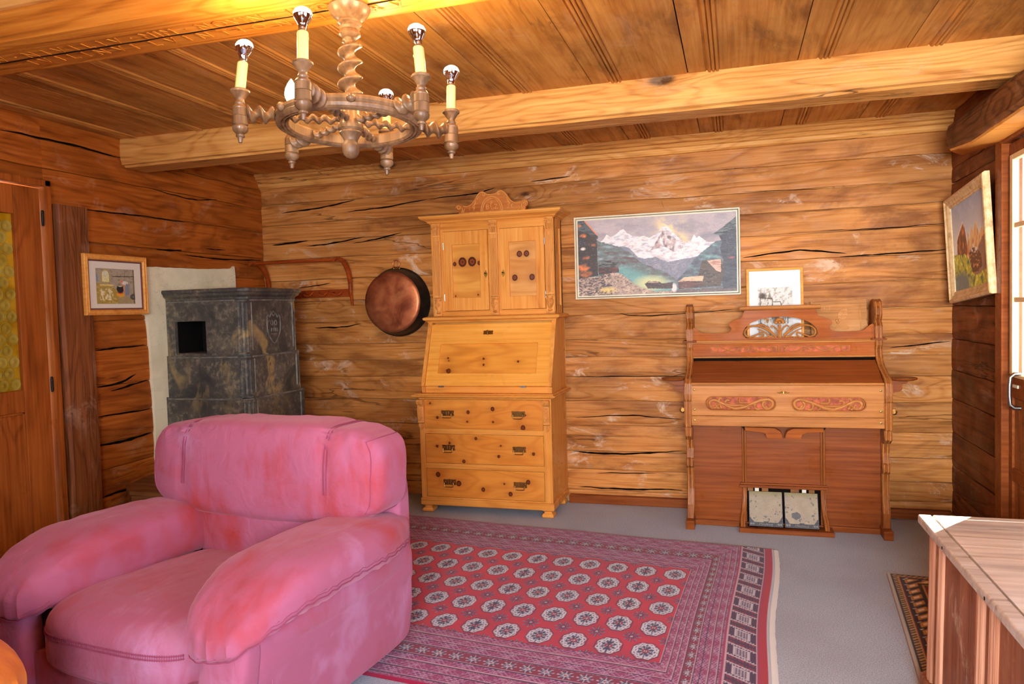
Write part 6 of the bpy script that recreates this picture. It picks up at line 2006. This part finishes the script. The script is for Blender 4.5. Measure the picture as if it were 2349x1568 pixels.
def armchair(loc, rot, label, mat, mstitch, scl=1.0):
    root = thing('armchair', loc, label, 'armchair', None, (0, 0, rot))
    root.scale = (scl, scl, scl)
    D = 0.92
    # back shell
    b = MB()
    def df(x, y, z):
        t = (z + 0.40) / 0.80
        return (x, y - 0.052, z + 0.385)
    cushion(b, 0.530, 0.050, 0.345, df, 9, 16)
    make('back_shell', b, mat, root, local=True)
    for s_ in (-1, 1):
        # side panel
        b = MB()
        cushion(b, 0.055, 0.43, 0.20, lambda x, y, z: (s_ * (0.475 + x + 0.015 * (z > 0)), -0.44 + y, 0.235 + z), 9, 14)
        sd = make('side_panel', b, mat, root, local=True)
        make('seam', MB().tube([(s_ * 0.529, -0.80, z) for z in (0.06, 0.15, 0.25, 0.36)], 0.0022, 6), mat, sd, local=True)
        # roll under the arm cushion ending in a scroll at the front
        b = MB()
        def dr(x, y, z):
            k = max(0.0, (-y - 0.30) / 0.16)
            return (s_ * (0.478 + x), -0.455 + y, 0.372 + z - 0.030 * k ** 2)
        cushion(b, 0.086, 0.445, 0.078, dr, 2.7, 22)
        make('arm_roll', b, mat, root, local=True)
        # front scroll post
        b = MB()
        def dp(x, y, z):
            t = (z + 0.19) / 0.38
            return (s_ * (0.440 + x + 0.035 * t * t), -0.875 + y - 0.02 * math.sin(PI * t), 0.215 + z)
        cushion(b, 0.085, 0.045, 0.19, dp, 4, 18)
        fp = make('front_scroll', b, mat, root, local=True)
        b = MB()
        pts = [(s_ * (0.440 + 0.035 * ((z + 0.19) / 0.38) ** 2 + x), -0.922 + 0.016 * abs(x) / 0.08, 0.215 + z) for x, z in
               [(-0.076, -0.17), (-0.078, -0.08), (-0.076, 0.02), (-0.062, 0.12), (-0.03, 0.165), (0.02, 0.170), (0.06, 0.14), (0.076, 0.06), (0.078, -0.06), (0.076, -0.17)]]
        b.tube([tuple(p) for p in catmull(pts, 4)], 0.0032, 6)
        make('piping', b, mstitch, fp, local=True)
        # arm cushion, drooping over the front
        b = MB()
        def da(x, y, z, off=0.0):
            t = (-y + 0.475) / 0.95                    # 0 rear .. 1 front
            f = max(0.0, (t - 0.72) / 0.28)
            w = 1.0 - 0.16 * max(0, 0.25 - t) / 0.25 + 0.12 * min(1, t * 1.3) - 0.10 * f
            side = abs(x) / 0.162
            pu = 0.010 * math.sin(PI * t) * (1 - side ** 2) * (1 if z > 0 else 0)
            g = 0.009 * (abs(math.sin(x * 74 + 2.6 * N(x * 9, s_))) - 0.5) * f * f * (1 if z < 0.05 else 0.4)
            wr = 0.0045 * N(x * 8 + y * 16, z * 9 + x * 20, s_ * 3.1) + 0.003 * N(y * 34 + x * 9, x * 14, 5.5 + s_)
            yy = -0.475 + y + 0.05 * f * f * 0 + g
            zz = 0.448 + z * (1 - 0.16 * f) + pu - 0.080 * f ** 2.0 + 0.014 * t + wr + 0.012 * math.sin(PI * t)
            if z < 0 and x > 0:
                zz += 0.042 * min(1.0, side) * (-z / 0.098) ** 0.5
            if z < 0 and x < 0:
                zz -= 0.020 * min(1.0, side)
            # gathered outer seam
            if z < -0.01 and side > 0.55:
                zz += 0.004 * math.sin(y * 110)
            return (s_ * (0.440 + x * w + 0.012 * t), yy - 0.012 * f, zz)
        cushion(b, 0.162, 0.475, 0.098, da, 3.6, 34)
        ac = make('arm_cushion', b, mat, root, local=True)
        b = MB()
        for off in (-0.006, 0.006):
            pts = []
            for i in range(40):
                q = sq((1.0, 1.0 - 2.0 * i / 39 if i < 39 else -1.0, -0.42), 3.6, 0.162, 0.475, 0.098)
                p = da(*q)
                pts.append((p[0] + s_ * 0.001, p[1], p[2] + off))
            for i in range(1, 22):
                q = sq((1.0 - 2.0 * i / 21, -1.0, -0.42), 3.6, 0.162, 0.475, 0.098)
                p = da(*q)
                pts.append((p[0], p[1] - 0.0015, p[2] + off))
            b.tube(pts, 0.0017, 5)
        make('double_seam', b, mstitch, ac, local=True)
    # seat cushion
    b = MB()
    def ds(x, y, z):
        f = max(0.0, (-y - 0.22) / 0.20)
        top = 1 if z > 0 else 0
        return (x, -0.52 + y - 0.012 * math.cos(x * 3.4), 0.268 - 0.055 * y + z + top * 0.016 * math.cos(x * 4.2) * math.cos(y * 2.6) - 0.026 * f * f * (1 if z > -0.05 else 0.3) + 0.003 * N(x * 7, y * 9, 2.0))
    cushion(b, 0.365, 0.425, 0.125, ds, 4.5, 28)
    sc_ = make('seat_cushion', b, mat, root, local=True)
    b = MB()
    for zq in (0.40, 0.31):
        pts = []
        for i in range(41):
            q = sq((-0.93 + 1.86 * i / 40, -1.0, zq), 4.5, 0.365, 0.425, 0.125)
            p = ds(*q)
            pts.append((p[0], p[1] - 0.0015, p[2]))
        b.tube(pts, 0.0020, 5)
    for i in range(80):
        q = sq((-0.92 + 1.84 * i / 79, -1.0, 0.40), 4.5, 0.365, 0.425, 0.125); p = ds(*q)
        q = sq((-0.92 + 1.84 * i / 79, -1.0, 0.31), 4.5, 0.365, 0.425, 0.125); r_ = ds(*q)
        b.tube([(p[0], p[1] - 0.001, p[2] + 0.004), (r_[0], r_[1] - 0.002, r_[2] - 0.004)], 0.0010, 4)
    make('double_seam', b, mstitch, sc_, local=True)
    b = MB()
    cushion(b, 0.375, 0.035, 0.105, lambda x, y, z: (x, -0.875 + y, 0.135 + z), 8, 12)
    make('front_panel', b, mat, root, local=True)
    # lower back cushion
    b = MB()
    cushion(b, 0.350, 0.085, 0.165, lambda x, y, z: (x, -0.175 + y - 0.02 * math.cos(x * 4), 0.470 + z + 0.0 * x), 4, 18)
    make('lower_back_cushion', b, mat, root, local=True)
    # upper back cushion
    b = MB()
    def du_(x, y, z):
        t = (z + 0.185) / 0.37
        e = abs(x) / 0.525
        sag = -0.030 * (1 - min(1, e) ** 2) * max(0, 1 - t * 1.5)
        seam = math.exp(-((abs(x) - 0.345) / 0.012) ** 2)
        out = 0.018 * math.cos(min(1, e) * 1.4) + 0.010 * math.sin(PI * t) - 0.011 * seam
        front = 1 if y < 0 else 0.2
        wr = (0.0050 * N(x * 26 + z * 9, z * 4, 1.5) * min(1, max(0, t - 0.35) * 2) + 0.0035 * N(x * 9, z * 7, 8.1) + 0.010 * abs(N(x * 17 + z * 5, z * 3, 4.4)) * max(0, t - 0.55) * 2)
        top = -0.010 * seam * (1 if z > 0.1 else 0) - 0.014 * e ** 3 * (1 if z > 0 else 0) + 0.006 * N(x * 4, 7.7)
        return (x * (1 - 0.05 * (1 - t) * 0 - 0.012 * t), -0.150 + y + 0.035 * (t - 0.3) - out * front - wr * front, 0.712 + z + sag + top + wr)
    cushion(b, 0.566, 0.130, 0.175, du_, 5.0, 40)
    uc = make('upper_back_cushion', b, mat, root, local=True)
    for xs_ in (-0.345, 0.345):
        b = MB()
        for off in (-0.006, 0.006):
            pts = []
            for i in range(46):
                a = -0.35 + (PI * 0.86) * i / 45       # round the front and over the top
                c_ = (xs_ / 0.566, -math.cos(a), math.sin(a))
                m = max(abs(c_[1]), abs(c_[2]))
                d_ = (c_[1] / m, c_[2] / m)
                n_ = 5.0
                l = (abs(d_[0]) ** n_ + abs(d_[1]) ** n_) ** (1 / n_)
                k = (1 - abs(xs_ / 0.566) ** n_) ** (1 / n_)
                p = du_(xs_ + off, d_[0] / l * 0.130 * k, d_[1] / l * 0.175 * k)
                v_ = Vector((0, d_[0], d_[1])).normalized() * 0.0045
                pts.append((p[0], p[1] + v_.y, p[2] + v_.z))
            b.tube(pts, 0.0018, 5)
        make('double_seam', b, mstitch, uc, local=True)
    for s_ in (-1, 1):
        pts = []
        for i in range(40):
            a = 2 * PI * i / 40
            c_ = (-math.cos(a), math.sin(a))
            m = max(abs(c_[0]), abs(c_[1]))
            q = sq((s_ * 1.0, c_[0] / m * 0.86, c_[1] / m * 0.86), 5.0, 0.566, 0.130, 0.175)
            p = du_(*q)
            pts.append((p[0] + s_ * 0.002, p[1], p[2]))
        make('seam', MB().tube(pts, 0.0019, 5, closed=True), mstitch, uc, local=True)
    for x in (-0.45, 0.45):
        for y in (-0.82, -0.06):
            make('foot', MB().lathe([(0.022, 0.0), (0.026, 0.04)], (x, y, 0), 'z', 14), M_iron, root, local=True)
    return root
armchair((-1.737, -2.18, 0.013), math.radians(-6.5), 'rose pink velour armchair with padded arms, standing on the crimson medallion rug', M_vel, M_stitch)

# orange armchair, only one padded arm reaches into the photograph
armchair((-2.32, -4.36, 0.013), math.radians(120), 'orange velour armchair, mostly cut off, in front of the pink armchair', M_vel_o, M_stitch_o)

# ================================================================== CHANDELIER
CX, CYc, CZc = -1.060, -2.870, 2.194
chd = thing('chandelier', (CX, CYc, CZc), 'turned wooden wheel chandelier with twisted stem and six candle lamps', 'chandelier', None, (math.radians(-3.2), 0, 0))
g0 = lambda z: z - CZc          # absolute height -> local
L0 = MB().lathe([(0.0005, g0(2.196)), (0.050, g0(2.196)), (0.053, g0(2.188)), (0.050, g0(2.180)), (0.048, g0(2.176)), (0.044, g0(2.168)), (0.034, g0(2.158)), (0.027, g0(2.153)), (0.0295, g0(2.149)),
                 (0.030, g0(2.144)), (0.023, g0(2.138)), (0.027, g0(2.132)), (0.023, g0(2.126)), (0.027, g0(2.118)), (0.027, g0(2.112)), (0.019, g0(2.104)), (0.0005, g0(2.104))], seg=32)
L0.v = [(p[0] * 1.16, p[1] * 1.16, p[2]) for p in L0.v]
make('canopy', L0, M_chand, chd)
def twist(mb, p0, p1, r, turns, seg=14, n=60, amp=0.30, ends=True, lobes=1):
    """barley-twist bar between two points"""
    p0, p1 = Vector(p0), Vector(p1)
    d = (p1 - p0); L_ = d.length; d.normalize()
    u = d.orthogonal().normalized(); w = d.cross(u)
    rings = []
    for i in range(n + 1):
        t = i / n
        env = 1.0
        if ends:
            env = min(1, min(t, 1 - t) * 9 + 0.35)
        ph = 2 * PI * turns * t
        ring = []
        for k in range(seg):
            a = 2 * PI * k / seg
            rr = r * env * 0.86
            o_ = r * 0.34 * amp / 0.3
            ring.append(tuple(p0 + d * (t * L_) + (u * math.cos(a) + w * math.sin(a)) * rr + (u * math.cos(ph) + w * math.sin(ph)) * o_ * env))
        rings.append(ring)
    mb.rings(rings)
b = MB()
twist(b, (0, 0, g0(2.108)), (0, 0, g0(1.905)), 0.0290, 4.4, 20, 120, 0.34)
make('twisted_stem', b, M_chand, chd)
hubp = [(0.0005, 1.912), (0.020, 1.911), (0.026, 1.905), (0.030, 1.895), (0.030, 1.862), (0.034, 1.856), (0.036, 1.846), (0.036, 1.838), (0.030, 1.832), (0.033, 1.826), (0.026, 1.818), (0.020, 1.806), (0.020, 1.800),
        (0.0245, 1.794), (0.0255, 1.786), (0.024, 1.774), (0.021, 1.764), (0.013, 1.756), (0.0005, 1.752)]
make('hub', MB().lathe([(r, g0(z)) for r, z in hubp], seg=28), M_chand, chd)
ZR = 1.858
b = MB()
R1 = 0.207
rp_ = [(R1 - 0.034, 1.844), (R1 - 0.028, 1.838), (R1 - 0.024, 1.842), (R1 - 0.019, 1.837), (R1 - 0.014, 1.841), (R1 - 0.008, 1.837), (R1, 1.842), (R1 + 0.003, 1.850), (R1 - 0.001, 1.855), (R1 + 0.003, 1.861), (R1 + 0.001, 1.870), (R1 - 0.004, 1.874),
       (R1 - 0.030, 1.874), (R1 - 0.034, 1.868)]
rings = []
for k in range(73):
    a = 2 * PI * k / 72
    rings.append([(r * math.cos(a), r * math.sin(a), g0(z)) for r, z in rp_])
b.rings(rings, caps=False, smooth=False)
make('wheel_ring', b, M_chand, chd)
PHI = 3.7745
tilts = {0: (0.07, 0.02), 1: (0.01, 0.0), 2: (-0.05, 0.0), 3: (0.01, 0), 4: (0.0, 0), 5: (0.0, 0)}
for k in range(6):
    a = PHI + k * PI / 3
    ca, sa = math.cos(a), math.sin(a)
    b = MB()
    twist(b, (0.030 * ca, 0.030 * sa, g0(1.862)), ((R1 - 0.03) * ca, (R1 - 0.03) * sa, g0(1.856)), 0.0112, 4.5, 10, 60, 0.4)
    make('spoke', b, M_chand, chd)
    am = a
    b = MB()
    twist(b, (R1 * ca, R1 * sa, g0(1.858)), (0.290 * ca, 0.290 * sa, g0(1.858)), 0.0200, 2.5, 14, 44, 0.36)
    make('arm', b, M_chand, chd)
    kb = a + 0.40
    b = MB().ball(((R1 + 0.006) * math.cos(kb), (R1 + 0.006) * math.sin(kb), g0(1.860)), 0.0125, 12)
    make('ring_knob', b, M_chand, chd)
    hx2, hy2 = 0.301 * ca, 0.301 * sa
    hp = [(0.0005, 1.774), (0.005, 1.775), (0.0065, 1.781), (0.0075, 1.790), (0.0115, 1.792), (0.012, 1.797), (0.0095, 1.800), (0.016, 1.805), (0.021, 1.811), (0.0215, 1.820), (0.018, 1.824), (0.021, 1.827), (0.021, 1.850), (0.0198, 1.851), (0.021, 1.852),
          (0.0212, 1.872), (0.0198, 1.873), (0.0205, 1.876), (0.017, 1.882), (0.013, 1.885), (0.0145, 1.890), (0.011, 1.896), (0.0115, 1.902), (0.016, 1.908), (0.020, 1.916), (0.026, 1.921), (0.0265, 1.926), (0.022, 1.930), (0.0005, 1.930)]
    hd_ = make('candle_holder', MB().lathe([(r, g0(1.774 + (z - 1.774) * 0.95)) for r, z in hp], (hx2, hy2, 0), seg=22), M_chand, chd)
    cyv, cxv = tilts[k][1], tilts[k][0]
    short = (k == 5)
    flame = (k == 0)
    zc0 = 1.920
    def tl_(r, z):
        return z
    def lean_l(prof, seg=20, mi=0, ):
        rings = []
        for r, z in prof:
            ring = []
            for q in range(seg):
                t = 2 * PI * q / seg
                dz = z - zc0
                ring.append((hx2 + r * math.cos(t) + cxv_ * dz, hy2 + r * math.sin(t), g0(z)))
            rings.append(ring)
        return MB().rings(rings, mi=mi)
    cxv_ = 0.0
    # which lamp: screen left / near ones lean a little
    lamp = k
    lean_by = {0: 0.0, 1: 0.0, 2: 0.0, 3: 0.0, 4: 0.0, 5: 0.0}
    LEAN = {0: 0.13, 1: 0.01, 2: -0.09, 3: 0.02, 4: 0.0, 5: 0.0}
    cxv_ = LEAN[k]
    h_ = 0.076
    if k == 5:
        h_ = 0.058
    lean_c = lean_l([(0.0005, zc0), (0.0142, zc0), (0.0142, zc0 + h_ - 0.003), (0.0125, zc0 + h_), (0.0005, zc0 + h_)])
    cd = make('candle_sleeve', lean_c, M_cream, hd_)
    cd['label'] = 'cream plastic candle tube'
    for j in range(4):
        t = 1.3 * j + k
        zz = zc0 + h_ - 0.012 - 0.011 * j
        cd_d = MB().ball((hx2 + 0.0145 * math.cos(t) + cxv_ * (zz - zc0), hy2 + 0.0145 * math.sin(t), g0(zz)), 0.0022, 8, sc=(1, 1, 2.0))
        if j < 2:
            make('wax_drip', cd_d, M_cream, cd)
    zt = zc0 + h_
    if k == 5:
        bp = [(0.0005, zt - 0.002), (0.009, zt), (0.0125, zt + 0.008), (0.0190, zt + 0.022), (0.0205, zt + 0.032), (0.0180, zt + 0.048), (0.0115, zt + 0.064), (0.004, zt + 0.076), (0.0005, zt + 0.081)]
        bulb = make('bulb', lean_l(bp, 20), M_flame, hd_)
        bulb['label'] = 'glowing candle shaped bulb'
        top = zt + 0.04
    else:
        bp = [(0.0005, zt - 0.001), (0.0085, zt), (0.0085, zt + 0.004), (0.0105, zt + 0.005), (0.0115, zt + 0.016), (0.0128, zt + 0.019), (0.0175, zt + 0.027), (0.0225, zt + 0.035), (0.0238, zt + 0.041)]
        bm = lean_l(bp, 24)
        bulb = make('bulb', bm, M_mirror, hd_)
        bulb['label'] = 'silver reflector bulb'
        dm = lean_l([(0.0238, zt + 0.041), (0.0236, zt + 0.047), (0.0200, zt + 0.054), (0.0130, zt + 0.059), (0.0005, zt + 0.061)], 24)
        make('bulb_dome', dm, M_dome, bulb)
        top = zt + 0.074
    LD = bpy.data.lights.new('bulb_light', 'POINT')
    LD.energy = 4.4 if k == 5 else 4.8
    LD.color = (1.0, 0.74, 0.34)
    LD.shadow_soft_size = 0.02
    lo_ = bpy.data.objects.new('bulb_light', LD)
    COL.objects.link(lo_)
    lo_.parent = chd
    lo_.location = (hx2 + cxv_ * (top - zc0), hy2, g0(top))

# carved inscription on the underside of the beam above
ins = MB()
for txt, y, x0_ in (('NV · N I V I L I V · MIM · NOVIN · IICOR I', -2.895, -1.72), ('I V I L I N V I  L V I N T I O N V I · V R V', -2.835, -1.60)):
    text_mb(ins, txt, 0.062, lambda p, q, d, y=y, x0_=x0_: (x0_ + p, y - q, 2.1935 + d * 0.5), 0.004, spacing=1.25)
ck_ = [(-3.2 + 2.35 * i / 60, -2.868 + 0.004 * N(i * 0.35, 2.2), 2.1945) for i in range(61)]
ins.tube(ck_, [0.0015 + 0.002 * abs(N(i * 0.3, 6.6)) for i in range(61)], 6, mi=1)
ins = struct(make('trim_11', ins, [M_beam0, M_black]))
